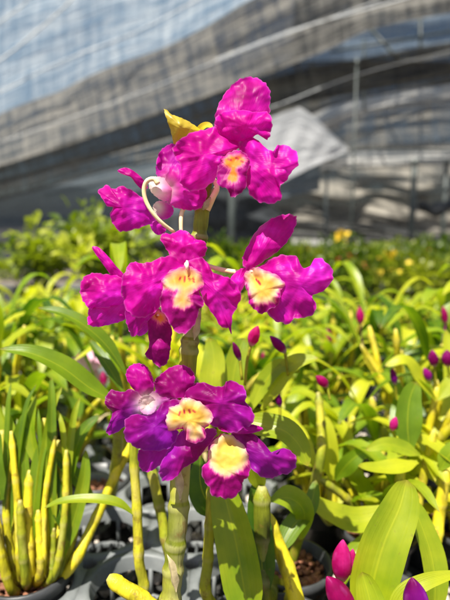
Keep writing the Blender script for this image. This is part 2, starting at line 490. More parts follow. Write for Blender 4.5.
# papery bract shreds at the joints
for (x, y, dx, dy, wd) in ((194, 340, 5, -30, 6), (180, 500, -4, -42, 7), (176, 592, -7, -38, 7), (203, 210, 6, -13, 5)):
    mb = MB(); q = [P(x + dx * k / 3 * (1 if k < 3 else 1.3), y + dy * k / 3, .333 - .001 * math.sin(k)) for k in range(4)]
    leaf(mb, q, wd * .0004, Vector((-.3, -1, .1)), -1.1, .5, 12, .6, .25, x)
    put('papery_sheath', mb, M['sheath'], orchid)
# roots / pot under it
def pot_mb(c, r=.037, h=.062):
    mb = MB()
    lathe(mb, c, [(r * .74, -h), (r * .93, -.004), (r * .94, -.003), (r * 1.06, -.003), (r * 1.06, .008), (r * .98, .008), (r * .93, -.012), (r * .72, -h + .004)], 36)
    return mb
def mix_mb(c, r=.035, seed=0):
    mb = MB(); rr = random.Random(seed)
    n = 22; rows = []
    for i in range(9):
        rad = r * i / 8
        rows.append([mb.vert(Vector((c[0] + rad * math.cos(2 * PI * k / n), c[1] + rad * math.sin(2 * PI * k / n), c[2] - .010 + .003 * noise.noise(Vector((i * .9, k * .9, seed))))), (0, 0)) for k in range(n)])
    for a, b in zip(rows, rows[1:]):
        for k in range(n): mb.f.append((a[k], b[k], b[(k + 1) % n], a[(k + 1) % n]))
    return mb
def chips_mb(c, r=.033, n=150, seed=0, size=.0036):
    mb = MB(); rr = random.Random(seed)
    for _ in range(n):
        a = rr.random() * 2 * PI; q = r * math.sqrt(rr.random()); s = size * rr.uniform(.35, 1.7)
        o = Vector((c[0] + q * math.cos(a), c[1] + q * math.sin(a), c[2] - .007 + rr.random() * .004))
        rot = Matrix.Rotation(rr.random() * 6, 3, 'Z') @ Matrix.Rotation(rr.uniform(-.5, .5), 3, 'X')
        i0 = len(mb.v)
        for z in (-1, 1):
            for k in range(6):
                th = k * PI / 3
                mb.vert(o + rot @ Vector((math.cos(th) * s * rr.uniform(.7, 1.1), math.sin(th) * s * .7 * rr.uniform(.7, 1.1), z * s * .35 + rr.uniform(-.1, .1) * s)))
        mb.f.append(tuple(i0 + k for k in (5, 4, 3, 2, 1, 0))); mb.f.append(tuple(i0 + 6 + k for k in range(6)))
        for k in range(6): mb.f.append((i0 + k, i0 + (k + 1) % 6, i0 + 6 + (k + 1) % 6, i0 + 6 + k))
    return mb
pc = Vector((base_main.x, base_main.y, .80))
put('pot', pot_mb(pc), M['pot'], orchid); put('potting_mix', mix_mb(pc, seed=3), M['mix'], orchid)

# yellow bract behind the top flower
mb = MB()
mb = petal([(164,110),(167,110),(171,114),(179,117),(188,121),(197,127),(206,134),(204,143),(190,141),(180,143),(174,144),(171,132),(167,120)], (206,140), .352, tilt=(.3,.3), cup=5, ruff=1.5, fr=3, tone=.6, seed=50)
put('yellow_bract', mb, M['bract'], orchid)
mb = MB()
leaf(mb, [P(197, 136, .349), P(201, 128, .347), P(207, 125, .345), P(213, 127, .343)], .0024, Vector((0, -1, .3)), .3, .5, 12, .4)
put('bud_scale', mb, M['bract'], orchid)
mb = MB()
tube(mb, spline([P(207, 210, .338), P(213, 197, .337), P(217, 188, .339), P(214, 180, .342)], 12), lambda t: .0022 - .0006 * t, 10)
put('bud_scale', mb, M['cream'], orchid)

def flower(cpx, D, label=None):
    c = P(cpx[0], cpx[1], D)
    mb = MB()
    # column: the small hooded body at the centre
    q = [P(cpx[0], cpx[1] - 1, D + .006), P(cpx[0], cpx[1] - 2, D), P(cpx[0], cpx[1], D - .003)]
    tube(mb, spline(q, 10), lambda t: .0009 * (1 + .3 * math.sin(t * PI)), 12)
    o = put('orchid_flower', mb, M['blush'], orchid, c)
    if label: o['label'] = label
    return o
def ped(fl, pp, r=.0013, m='cream'):
    mb = MB(); tube(mb, spline([P(*q) for q in pp], 26), lambda t: r * (1 + .35 * t), 10)
    put('flower_stalk', mb, M[m], fl)
def pet(fl, name, pl, base, D, **k):
    return put(name, petal(pl, base, D, name=name, **k), M['lip' if name == 'lip' else 'petal'], fl)

# --- top flower
A = flower((236, 156), .327, 'topmost bloom, small orange lip')
pet(A, 'sepal', [(215,127),(216,112),(222,98),(231,86),(241,78.5),(253,77),(264,82),(270,91),(270,104),(268,118),(255,122),(238,126),(225,130)], (237,148), .330, tilt=(.15,-.35), cup=3, ruff=3, fr=5, tone=.15, seed=1)
pet(A, 'petal', [(215,125),(218,115),(228,111),(242,110),(256,112),(267,112),(272,120),(271,132),(267,140),(261,134),(251,138),(243,145),(232,143),(222,137)], (238,150), .326, tilt=(.1,.25), cup=5, ruff=4, fr=6, tone=.0, seed=2)
pet(A, 'petal', [(173,147),(182,138),(193,132),(203,130),(215,127),(227,130),(237,137),(240,147),(230,153),(223,160),(219,170),(213,182),(200,190),(187,190),(180,182),(181,167),(175,157)], (236,154), .325, tilt=(.25,-.1), cup=6, ruff=5, fr=6, tone=.02, seed=3)
pet(A, 'petal', [(240,140),(253,137),(265,147),(273,151),(278,145),(288,146),(297,153),(298,165),(292,171),(287,180),(280,187),(282,197),(275,203),(263,203),(253,198),(247,188),(244,173),(240,156)], (238,155), .325, tilt=(-.25,-.05), cup=5, ruff=5, fr=6, tone=.05, seed=4)
pet(A, 'lip', [(220,158),(228,153),(237,150),(245,153),(250,162),(247,173),(246,187),(238,195),(231,197),(227,189),(218,185),(217,173)], (236,156), .319, tilt=(0,-.25), cup=3, ruff=3, fr=5, seed=5,
    throat=[(223,158),(231,154),(241,154),(248,160),(243,166),(237,169),(240,177),(237,183),(229,184),(225,179),(229,170),(223,165)], warm=.85, marks=[(228,159,231,160,1.1),(236,158,238,159,1.2),(241,161,243,162,1)], crown=(236,160,6), tube_in=7)
ped(A, [(205,198,.344),(214,190,.346),(228,172,.343),(236,158,.334)])
# --- flower seen from behind at the left
B = flower((160, 190), .338, 'bloom seen from behind, cream tube')
pet(B, 'petal', [(156.5,175),(156,165),(159,153),(166,146),(174,143.5),(182,149),(187,160),(184,172),(174,180),(162,180)], (166,188), .345, tilt=(0,-.3), cup=-3, ruff=2.5, fr=5, tone=.45, seed=6, whitebase=8)
pet(B, 'petal', [(170,168),(180,164),(192,168),(203,180),(207,195),(203,206),(195,210),(185,210),(174,207),(165,200),(164,185)], (164,190), .339, tilt=(-.2,.1), cup=5, ruff=2.5, fr=5, tone=.12, seed=7, whitebase=9)
pet(B, 'petal', [(98,191),(107,185),(113,189),(122,186),(133,191),(143.5,199),(150,210),(156,219),(150,224),(139,228),(128,231),(119,231),(112,222),(110,214),(113,207),(107,206),(102,198)], (160,205), .338, tilt=(.3,0), cup=6, ruff=5, fr=7, tone=.15, seed=8)
pet(B, 'sepal', [(117.5,170.5),(125,167.5),(133,170.5),(142,178),(148,187),(143,190),(136,184),(130.5,177),(122,174)], (150,190), .339, tilt=(.2,0), cup=2, ruff=1, tone=.1, seed=9)
pet(B, 'sepal', [(150,222),(157,218),(166,224),(165,232),(158,235),(152,230)], (160,215), .345, tilt=(0,-.2), cup=2, ruff=1, tone=.2, seed=9.5)
pet(B, 'flower_tube', [(149,183),(152,178),(158,176.5),(166,179),(173,186),(175,194),(171,201),(163,201),(155,196),(150,190)], (150,184), .334, tilt=(.45,0), cup=4.5, ruff=1.2, fr=3, tone=.1, seed=41, whitebase=15)
pet(B, 'flower_tube', [(153,206),(158,201),(166,202),(173,207),(173,214),(167,219),(160,219),(155,213)], (155,208), .341, tilt=(.3,0), cup=2, ruff=2.2, fr=4, tone=.1, seed=42, whitebase=7)
ped(B, [(174,232,.340),(162,223,.334),(152,212,.331),(145.5,200,.330),(144,189,.329),(147,181,.328),(154,179,.328),(158,184,.328)], .0012)
ped(B, [(182,240,.341),(181,226,.340),(182,212,.341),(188,204,.342)], .0012)
# --- central flower
C_ = flower((186, 266), .325, 'largest frontal bloom, peach and yellow lip')
pet(C_, 'sepal', [(160,238),(164.5,233),(171,234),(180,230),(188,232),(196,239),(204,241),(207,248),(204.5,255.5),(197,262),(187,266),(178,263),(171,256.5),(165,247)], (186,264), .329, tilt=(.05,-.3), cup=3, ruff=2.5, fr=5, tone=.03, seed=10)
pet(C_, 'petal', [(121,285),(125,271),(132,262),(140,263),(150,262),(162,257),(173,256),(184,262),(182,271),(172,279),(166,288),(168,296),(162,303),(156,311),(148,316),(138,318),(128,312),(123,300)], (184,266), .327, tilt=(.28,-.05), cup=5, ruff=5.5, fr=7, tone=.08, seed=11)
pet(C_, 'sepal', [(127,300),(140,296),(152,296),(162,300),(157,311),(148,321),(142,328),(133,337),(128,328),(125,315)], (175,285), .333, tilt=(.2,.2), cup=3, ruff=3, fr=6, tone=.2, seed=12)
pet(C_, 'petal', [(188,262),(199,257),(207,262),(213,272),(222,275.5),(231,279),(238,287),(241,298),(236,309),(232,318),(231.5,334),(228,328),(221,327),(215.5,318),(209,309),(203,300),(200,289),(196,278),(190,269)], (188,266), .328, tilt=(-.22,.1), cup=4, ruff=5, fr=6, tone=.15, seed=13)
pet(C_, 'lip', [(182,267),(191,267),(200,272),(204,284),(199,292),(203,299),(204,305),(199,310),(197,319),(191,329),(182,334),(173,329),(167,318),(161,309),(160,298),(163,289),(162,280),(170,271)], (186,268), .319, tilt=(0,-.22), cup=5, ruff=3.5, fr=7, seed=14, tone=.5,
    throat=[(178,268),(191,267),(200,272),(205,284),(195,291),(190,296),(193,304),(184,310),(173,307),(172,299),(177,291),(162,289),(163,278),(171,271)], warm=.35, marks=[(180.5,277,179.5,280,1.0),(185,277,184.5,281,1.1),(188.5,277.5,190,280,1.1),(193,278,194,282,1.0)], crown=(187,276,8), tube_in=10)
ped(C_, [(194,318,.345),(190,300,.345),(187,280,.338),(187,266,.331)], .0013)
mb = MB(); tube(mb, spline([P(187,261,.3205), P(187,265,.3175), P(187,270,.318)], 8), lambda t: .0006 + .0006 * math.sin(t * PI), 12)
put('column_cap', mb, M['blush'], C_)
# --- behind, far left
D_ = flower((126, 290), .348, 'side-on bloom partly hidden behind the central one')
pet(D_, 'sepal', [(92,248),(98,247),(107,255),(117,267),(124,275),(122,283),(112,276),(102,263)], (126,285), .347, tilt=(.15,0), cup=2, ruff=1, tone=.1, seed=15)
pet(D_, 'petal', [(80,290),(83,278),(93,273),(104,274),(116,275),(128,283),(130,295),(124,304),(110,307),(95,308),(90,309),(83,301)], (128,290), .345, tilt=(.2,-.1), cup=5, ruff=3, fr=6, tone=.15, seed=16)
pet(D_, 'petal', [(90,304),(100,303),(114,300),(128,298),(130,312),(124,320),(112,324),(97,327),(88,324),(88,314)], (130,295), .349, tilt=(.2,.1), cup=4, ruff=2.5, fr=5, tone=.05, seed=17)
ped(D_, [(188,330,.346),(170,312,.350),(148,298,.352),(128,292,.349)], .0013)
# --- below the central flower
E_ = flower((158, 316), .338, 'small half-open bloom hanging below the central one')
pet(E_, 'lip', [(148,317),(152,311),(159,309),(167,314),(172,330),(171,342),(170,352),(167,363),(159,367),(152,361),(145,355),(149,346),(148,332)], (158,316), .336, tilt=(0,-.05), cup=5, ruff=2.5, fr=6, seed=18, throat=[(150,315),(158,310),(165,315),(167,321),(160,325),(154,320)], warm=.6, marks=[(156,315,157,317,1)], crown=(158,316,5), tube_in=4)
pet(E_, 'sepal', [(150,322),(143,318),(136,322),(134,330),(139,336),(147,332)], (158,316), .342, tilt=(.2,0), cup=2, ruff=2, tone=.3, seed=19)
ped(E_, [(190,338,.344),(180,330,.348),(168,318,.347),(158,314,.342)], .0013)
# --- right flower
Fl = flower((252, 272), .330, 'bloom turned outwards with a long upright sepal')
pet(Fl, 'sepal', [(243,265),(243,256),(248,245),(257,230),(269,220),(281,215),(292,214.5),(297,219),(294,230),(287,242),(277,252),(267,259),(257,266),(248,271)], (250,272), .333, tilt=(-.05,-.2), cup=5, ruff=2, fr=4, tone=.1, seed=20)
pet(Fl, 'petal', [(257,270),(268,261),(277,256),(288,255),(297,257),(303,268),(312,264),(315,258),(324,260),(332,269),(333,278),(327,288),(319,293),(312,296),(316,304),(315,312),(305,318),(296,318),(288,324),(279,322),(268,315),(262,300)], (254,274), .331, tilt=(-.2,0), cup=6, ruff=6, fr=7, tone=.25, seed=21)
pet(Fl, 'petal', [(247,268),(240,269),(232,276),(226,287),(223,298),(228,303),(236,299),(242,290),(248,276)], (250,272), .330, tilt=(.2,.1), cup=3, ruff=3, fr=5, tone=.1, seed=22)
pet(Fl, 'lip', [(244,274),(249,270),(256,267),(267,271),(277,275),(285,284),(281,290),(280,298),(277,306),(270,309),(262,314),(254,309),(249,303),(248,294),(245,285)], (252,272), .324, tilt=(-.05,-.2), cup=5, ruff=3.5, fr=7, seed=23,
    throat=[(244,273),(255,267),(267,271),(277,275),(286,285),(280,289),(277,297),(275,303),(265,304),(256,306),(252,300),(249,292),(246,284)], warm=.1, marks=[(258,281,260,284,1.3),(256,279,257,281,.9)], crown=(256,280,7), tube_in=10)
ped(Fl, [(198,262,.344),(215,268,.350),(235,272,.348),(252,272,.338)], .0014)
# --- lower left, bluish
G_ = flower((147.5, 405), .347, 'violet bloom with a white eye')
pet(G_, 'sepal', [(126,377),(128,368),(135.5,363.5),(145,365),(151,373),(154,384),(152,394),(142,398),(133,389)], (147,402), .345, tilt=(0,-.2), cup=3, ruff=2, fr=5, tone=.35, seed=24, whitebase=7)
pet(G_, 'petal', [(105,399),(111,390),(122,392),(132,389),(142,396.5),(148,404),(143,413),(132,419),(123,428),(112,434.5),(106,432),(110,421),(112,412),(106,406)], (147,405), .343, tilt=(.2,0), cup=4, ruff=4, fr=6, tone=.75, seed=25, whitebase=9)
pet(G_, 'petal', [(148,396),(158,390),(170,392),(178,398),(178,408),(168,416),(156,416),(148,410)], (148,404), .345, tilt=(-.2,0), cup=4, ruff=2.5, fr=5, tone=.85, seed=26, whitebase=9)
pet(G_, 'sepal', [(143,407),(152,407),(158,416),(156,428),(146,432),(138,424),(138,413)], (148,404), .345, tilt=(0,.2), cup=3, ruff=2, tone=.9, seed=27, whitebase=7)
pet(G_, 'flower_tube', [(140,399),(145,395),(151,396),(156,401),(156,409),(151,414),(144,414),(139,409),(138,403)], (147.5,404.5), .339, tilt=(0,-.1), cup=-3, ruff=1.4, fr=4, tone=.5, seed=43, whitebase=8.5, crown=(148,405,4), tube_in=4)
ped(G_, [(184,418,.346),(172,412,.354),(158,408,.356),(149,405,.351)], .0013)
# --- lower centre
H_ = flower((188, 404), .322, 'large wine-purple bloom with frilled cream lip')
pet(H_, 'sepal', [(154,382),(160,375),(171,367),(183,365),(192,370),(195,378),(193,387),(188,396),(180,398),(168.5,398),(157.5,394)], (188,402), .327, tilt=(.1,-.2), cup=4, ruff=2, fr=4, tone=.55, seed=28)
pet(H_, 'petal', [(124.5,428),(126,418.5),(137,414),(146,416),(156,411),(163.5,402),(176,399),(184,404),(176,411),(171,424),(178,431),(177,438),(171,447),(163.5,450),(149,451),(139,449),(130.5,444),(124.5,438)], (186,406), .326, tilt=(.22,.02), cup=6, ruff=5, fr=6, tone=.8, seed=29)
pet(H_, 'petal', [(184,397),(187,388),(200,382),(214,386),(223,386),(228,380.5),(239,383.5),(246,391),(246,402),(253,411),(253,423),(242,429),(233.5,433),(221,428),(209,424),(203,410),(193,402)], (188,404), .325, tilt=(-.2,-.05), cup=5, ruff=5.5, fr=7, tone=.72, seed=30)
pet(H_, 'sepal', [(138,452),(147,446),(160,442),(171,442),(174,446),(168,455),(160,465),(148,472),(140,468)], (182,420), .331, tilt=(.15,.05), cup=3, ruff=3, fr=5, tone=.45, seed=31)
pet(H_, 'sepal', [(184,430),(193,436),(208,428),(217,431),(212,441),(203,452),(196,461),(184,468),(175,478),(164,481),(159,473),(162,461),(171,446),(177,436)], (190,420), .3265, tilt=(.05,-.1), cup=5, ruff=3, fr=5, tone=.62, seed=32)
pet(H_, 'lip', [(167,413),(170,407),(177,405),(183,398),(193,399),(203,404),(213,413),(211,423),(205,429),(206,437),(198,443),(187,441),(186,433),(181,429),(169.5,431),(166,422)], (188,404), .318, tilt=(0,-.2), cup=5, ruff=4, fr=8, seed=33,
    throat=[(165,413),(170,406),(177,404),(184,397),(193,398),(204,403),(213,413),(211,424),(203,429),(204,437),(195,442),(187,439),(188,431),(182,428),(169,431),(165,422)], warm=.12, marks=[(180,412,179,415,1.1),(184,410,184.5,413,1.1),(189,410,190,412.5,1.2),(193,410.5,195,412,1.0)], crown=(188,412,7), tube_in=5)
mb = MB(); tube(mb, spline([P(186,399,.3205), P(186,402,.3175), P(186.5,406,.318)], 8), lambda t: .0009 + .0008 * math.sin(t * PI), 12)
put('column_cap', mb, M['blush'], H_)
ped(H_, [(186,440,.345),(186,425,.342),(187,410,.335),(188,404,.328)], .0013)
# --- lower right
I_ = flower((224, 437), .328, 'lowest bloom, broad yellow lip with purple hem')
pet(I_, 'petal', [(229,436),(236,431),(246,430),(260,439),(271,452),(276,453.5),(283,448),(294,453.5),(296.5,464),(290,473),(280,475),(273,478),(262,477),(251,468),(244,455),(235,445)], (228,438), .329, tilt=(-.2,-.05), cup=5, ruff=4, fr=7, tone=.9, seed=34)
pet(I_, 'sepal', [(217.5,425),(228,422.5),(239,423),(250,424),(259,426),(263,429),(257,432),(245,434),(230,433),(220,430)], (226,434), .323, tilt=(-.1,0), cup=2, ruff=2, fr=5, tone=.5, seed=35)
pet(I_, 'lip', [(201.5,468),(207,462),(209,450),(214,440),(223,434),(233.5,436.5),(244,445),(249,457),(250.5,468),(248,477),(243,481),(242,488),(235,497),(226,499),(220,497),(212,496),(209,487),(204,481)], (226,436), .324, tilt=(0,-.12), cup=6, ruff=3.5, fr=8, seed=36,
    throat=[(208,458),(209,450),(214,439),(223,432),(234,435),(245,445),(250,458),(246,467),(238,473),(226,478),(216,474),(209,467)], warm=.0, marks=[(217,436,222,434,1.0),(224,433,229,434,1.0)], crown=(227,442,9), tube_in=10)
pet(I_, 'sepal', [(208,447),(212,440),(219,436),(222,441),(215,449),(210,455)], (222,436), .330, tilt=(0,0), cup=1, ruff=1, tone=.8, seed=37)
ped(I_, [(184,446,.345),(196,452,.350),(212,446,.346),(224,438,.334)], .0014)
# a pair of tiny drooping buds on the stem side
def bud_mb(mb, p0, p1, r, tone=.2):
    """a plump bud of overlapping folded sepals"""
    n, seg = 16, 18; pp = spline([p0, p0.lerp(p1, .5) + Vector((0, 0, .0005)), p1], n); T, N = frames(pp); rows = []
    for i in range(n + 1):
        t = i / n; B = T[i].cross(N[i])
        q = max(.0002, r * (math.sin(PI * min(1, .10 + t * .88)) ** .8) * (1.08 - .22 * t)); row = []
        for k in range(seg):
            a = 2 * PI * k / seg; ph = (a * 3 / (2 * PI) + t * .45) % 1
            m = 1 + .16 * (ph - .5) * math.sin(PI * min(1, t * 1.1))
            row.append(mb.vert(pp[i] + (N[i] * math.cos(a) + B * math.sin(a)) * q * m, (a, t), tone=tone, edge=(.8 if ph > .9 else 0) * t, throat=max(0, .5 - t * 2.5)))
        rows.append(row)
    for i in range(n):
        for k in range(seg): mb.f.append((rows[i][k], rows[i][(k + 1) % seg], rows[i + 1][(k + 1) % seg], rows[i + 1][k]))
    mb.f.append(tuple(reversed(rows[0]))); mb.f.append(tuple(rows[-1]))

# ================================================================== foreground neighbours
ZT = .80          # top of the trays
def lpx(mb, pts, wpx, nrm=(0, -.6, .8), fold=.3, tone=.5, n=22, blunt=.5, wav=.05, seed=0.):
    D = sum(p[2] for p in pts) / len(pts)
    leaf(mb, [P(*p) for p in pts], wpx * D / F, Vector(nrm), fold, tone, n, blunt, wav, seed, cols=8)
def plantroot(name, x, y, label, cat='orchid plant', group=None):
    e = empty(name, Vector((x, y, ZT))); tag(e, label, cat, group)
    c = Vector((x, y, ZT + (.007 if x == -.179 else 0)))
    put('pot', pot_mb(c), M['pot'], e); put('potting_mix', mix_mb(c, seed=int(x * 999)), M['mix'], e)
    put('bark_chips', chips_mb(c, seed=int(y * 999)), M['chip'], e)
    return e
def addcane(e, pts, rpx, m='cane', nn=6, tone=.5, sh=.35, seed=0, toproot=True):
    D = pts[0][2]; w_ = [P(*p) for p in pts]
    if toproot:
        b = WL[e.as_pointer()]
        w_.append(Vector((b.x - .006 + (w_[-1].x - b.x) * .3, b.y + .014 + (w_[-1].y - b.y) * .22, ZT - .012)))
    mb = MB(); w_.reverse(); cane(mb, w_, rpx * D / F * 1.08, rpx * D / F * .85, nn, tone, 14, nn * 9, sh, seed)
    put('cane', mb, M[m], e)

# left potted clump
p1 = plantroot('potted_orchid', -.179, .431, 'clump of short golden canes in the black pot sunk in the grey tray')
for pl_, r, t_, s_ in [([(2,430,.47),(8,500,.465),(14,560,.46)], 9, .7, 0), ([(30,470,.46),(28,520,.455),(30,570,.452)], 8, .6, 1), ([(44,418,.475),(45,480,.465),(44,550,.458)], 7, .8, 2),
                       ([(20,500,.445),(22,540,.445),(26,580,.448)], 7, .45, 3), ([(140,432,.50),(118,470,.49),(95,520,.475),(70,568,.46)], 7.5, .95, 4), ([(58,440,.48),(60,500,.47),(55,560,.46)], 6.5, .8, 5),
                       ([(70,480,.47),(66,530,.463),(60,570,.458)], 5.5, .6, 6), ([(38,510,.45),(40,545,.448),(40,575,.448)], 6, .9, 7), ([(-6,520,.44),(2,560,.44),(12,590,.445)], 7, .35, 8),
                       ([(54,528,.452),(53,555,.45),(50,580,.45)], 4.5, .2, 9)]:
    addcane(p1, pl_, r * .66, 'cane' if s_ % 3 else 'cane_green', 5, t_, .4, s_)
for k in range(15):
    bx = -8 + k * 5.6 + rnd.uniform(-2, 2); tp = rnd.uniform(425, 520); dd = rnd.uniform(.452, .475)
    addcane(p1, [(bx + rnd.uniform(-8, 14), tp, dd + .006), (bx + rnd.uniform(-3, 5), tp * .5 + 285, dd), (bx * .7 + 10, 572, dd - .004)], rnd.uniform(2.6, 4.4), 'cane' if rnd.random() < .7 else 'cane_green', 6, rnd.uniform(.3, 1), .5, 20 + k)
mb = MB()
lpx(mb, [(4,492,.46),(12,462,.46),(22,430,.465),(25,412,.47)], 8, (.3,-.8,.5), .3, .5)
lpx(mb, [(70,540,.455),(58,505,.46),(50,470,.465),(52,448,.47)], 8, (.4,-.8,.4), .3, .15)
lpx(mb, [(95,500,.47),(70,470,.47),(48,448,.465)], 7, (0,-.6,.8), .3, .3)
lpx(mb, [(38,470,.46),(30,430,.465),(36,395,.475)], 7, (-.3,-.8,.4), .3, .75)
lpx(mb, [(2,500,.45),(-6,465,.45),(-2,430,.455)], 9, (.3,-.8,.4), .3, .35)
for k in range(13):
    x0 = -6 + k * 6.3 + rnd.uniform(-3, 3); hh = rnd.uniform(60, 120); ln = rnd.uniform(-22, 26)
    lpx(mb, [(x0, 545 + rnd.uniform(-30, 10), .455), (x0 + ln * .2, 530 - hh * .5, .458), (x0 + ln * .6, 520 - hh, .465), (x0 + ln, 512 - hh * 1.15, .472)], rnd.uniform(2.6, 4.6), (rnd.uniform(-.5, .5), -.9, .4), .35, rnd.uniform(.3, 1))
for q in ([(30,560,.452),(34,500,.455),(40,455,.46),(52,432,.465)], [(62,560,.452),(74,520,.456),(84,480,.46),(86,450,.465)],
          [(66,500,.462),(72,460,.466),(84,430,.47),(100,415,.475)], [(14,470,.466),(6,430,.47),(-6,400,.475)]):
    lpx(mb, q, 5 + (q[0][0] % 4), (rnd.uniform(-.4, .4), -.9, .4), .3, rnd.uniform(.3, .9))
put('foliage', mb, M['leaf'], p1)
mb = MB()
for k in range(7):
    a = rnd.uniform(0, 6.3); q = Vector((-.168, .44, ZT - .004))
    e_ = q + Vector((math.cos(a) * .02, math.sin(a) * .014, -.003))
    tube(mb, spline([Vector((-.17, .45, ZT + .01)), q.lerp(e_, .5) + Vector((0, 0, .007)), e_], 10), .0011, 6)
put('aerial_root', mb, M['sheath'], p1)

# plant with the long arching leaves at the left
p2 = plantroot('potted_orchid', -.105, .325, 'plant with one slim upright green cane and a level pale strap leaf')
addcane(p2, [(133,420,.42),(134,460,.42),(137,510,.418),(139,560,.415),(141,600,.413)], 5, 'cane_green', 6, .7, .5, 2)
mb = MB()
lpx(mb, [(136,516,.416),(118,503,.412),(92,499,.41),(62,501,.41),(44,508,.412)], 6, (0,-.35,1), .35, .62, wav=.02)
lpx(mb, [(134,470,.42),(150,455,.425),(160,440,.43)], 6, (0,-.6,.8), .3, .4)
put('foliage', mb, M['leaf'], p2)
addcane(p2, [(150,462,.46),(158,500,.455),(166,540,.45),(170,590,.445)], 5.5, 'cane_green', 5, .35, .5, 5)

p3 = plantroot('potted_orchid', -.16, .62, 'plant holding two long arching strap leaves level with the central blooms')
addcane(p3, [(112,392,.44),(118,440,.47),(110,500,.55)], 6, 'cane_green', 5, .5, .4, 3)
mb = MB()
lpx(mb, [(118,402,.436),(92,388,.425),(62,366,.418),(30,352,.412),(0,349,.41)], 12, (.25,-.55,.8), .42, .38, wav=.03, blunt=.6)
lpx(mb, [(128,378,.45),(108,346,.446),(84,324,.442),(60,312,.44),(38,308,.44)], 8.5, (.3,-.5,.8), .42, .3, wav=.03, blunt=.6)
lpx(mb, [(124,395,.46),(112,372,.462),(98,352,.47),(90,340,.475)], 6, (.3,-.5,.8), .3, .15)
put('foliage', mb, M['leaf'], p3)

# cane and big leaves right of the stem
p4 = plantroot('potted_orchid', .048, .370, 'plant with a broad bright leaf half in shadow just beside the main cane')
addcane(p4, [(212,478,.40),(210,520,.40),(208,560,.402),(209,600,.404)], 5.5, 'cane_green', 5, .75, .4, 1)
mb = MB()
lpx(mb, [(252,640,.375),(244,590,.378),(235,540,.382),(226,502,.388),(218,470,.395)], 20, (-.1,-1,.3), .40, .78, wav=.03, blunt=.42)
lpx(mb, [(262,610,.40),(262,560,.40),(258,515,.405),(256,480,.41)], 13, (.1,-1,.3), .25, .2, blunt=.42)
lpx(mb, [(222,520,.415),(206,500,.412),(200,482,.412),(200,455,.415)], 14, (-.2,-1,.3), .25, .3)
put('foliage', mb, M['leaf'], p4)

p5 = plantroot('potted_orchid', .062, .452, 'plant with a fat shiny yellow cane beside a withered brown one')
addcane(p5, [(262,486,.405),(262,520,.405),(262,560,.408),(263,600,.41)], 9.5, 'cane_main', 4, .15, .35, 4)
addcane(p5, [(266,512,.42),(276,540,.418),(288,570,.415),(298,610,.412)], 8, 'cane', 3, .85, .15, 6)
addcane(p5, [(318,392,.52),(321,430,.51),(318,470,.5)], 4.5, 'cane_green', 5, .5, .3, 2)
mb = MB()
lpx(mb, [(238,418,.40),(258,424,.395),(284,430,.39),(300,446,.388),(308,466,.388)], 13, (-.1,-.7,.7), .35, .75, wav=.04)
lpx(mb, [(270,500,.42),(290,498,.425),(304,512,.43),(300,540,.44)], 12, (-.2,-.7,.6), .3, .7)
lpx(mb, [(262,492,.41),(254,470,.40),(246,455,.40)], 9, (-.3,-.9,.3), .3, .8)
lpx(mb, [(276,560,.42),(290,530,.43),(310,505,.44),(316,480,.45)], 10, (-.3,-.7,.5), .3, .35)
put('foliage', mb, M['leaf'], p5)
# the stub lying into the frame at the bottom
p6 = plantroot('potted_orchid', -.11, .285, 'plant showing only one blunt yellow cane tip below the tray holes', )
addcane(p6, [(108,577,.345),(124,588,.345),(145,602,.345),(170,640,.345)], 8.5, 'cane', 3, .95, .1, 8)

# big leaf, buds at lower right
p7 = plantroot('potted_orchid', .135, .405, 'plant with the widest leaf, upright and blunt, and two crimson buds beside it')
mb = MB()
lpx(mb, [(366,640,.37),(372,590,.37),(384,545,.372),(400,508,.377),(407,480,.383)], 23, (-.25,-1,.35), .42, .36, wav=.02, blunt=.40)
lpx(mb, [(432,640,.395),(436,590,.395),(432,555,.40),(420,520,.405),(412,500,.41)], 13, (.2,-1,.3), .3, .3, blunt=.42)
lpx(mb, [(378,660,.355),(376,630,.355),(370,600,.36),(362,572,.365)], 16, (-.1,-1,.3), .45, .35, blunt=.4)
lpx(mb, [(392,640,.35),(400,600,.35),(425,582,.352),(462,572,.36)], 9, (0,-.6,.8), .25, .55)
put('foliage', mb, M['leaf'], p7)
addcane(p7, [(372,585,.385),(374,620,.383)], 5, 'cane_green', 3, .6, .3, 1)
def budat(e, a, b, D, rpx, stem=None, tone=.05):
    mb = MB(); bud_mb(mb, P(a[0], a[1], D), P(b[0], b[1], D - .004), rpx * D / F, tone)
    # overlapping sepal ridges
    o = put('flower_bud', mb, M['budm'], e)
    if stem:
        m2 = MB(); tube(m2, spline([P(*q) for q in stem] + [P(a[0], a[1], D)], 12), .0013, 8, .6); put('bud_stalk', m2, M['cane_green'], e)
    return o
budat(p7, (341,580), (343,540), .375, 10, [(350,625,.385),(343,600,.38)])
budat(p7, (350,574), (353,549), .380, 5.5)
budat(p7, (350,612), (327,577), .365, 12, [(368,650,.38)])
budat(p7, (420,622), (412,578), .345, 13, [(425,650,.36)], .95)

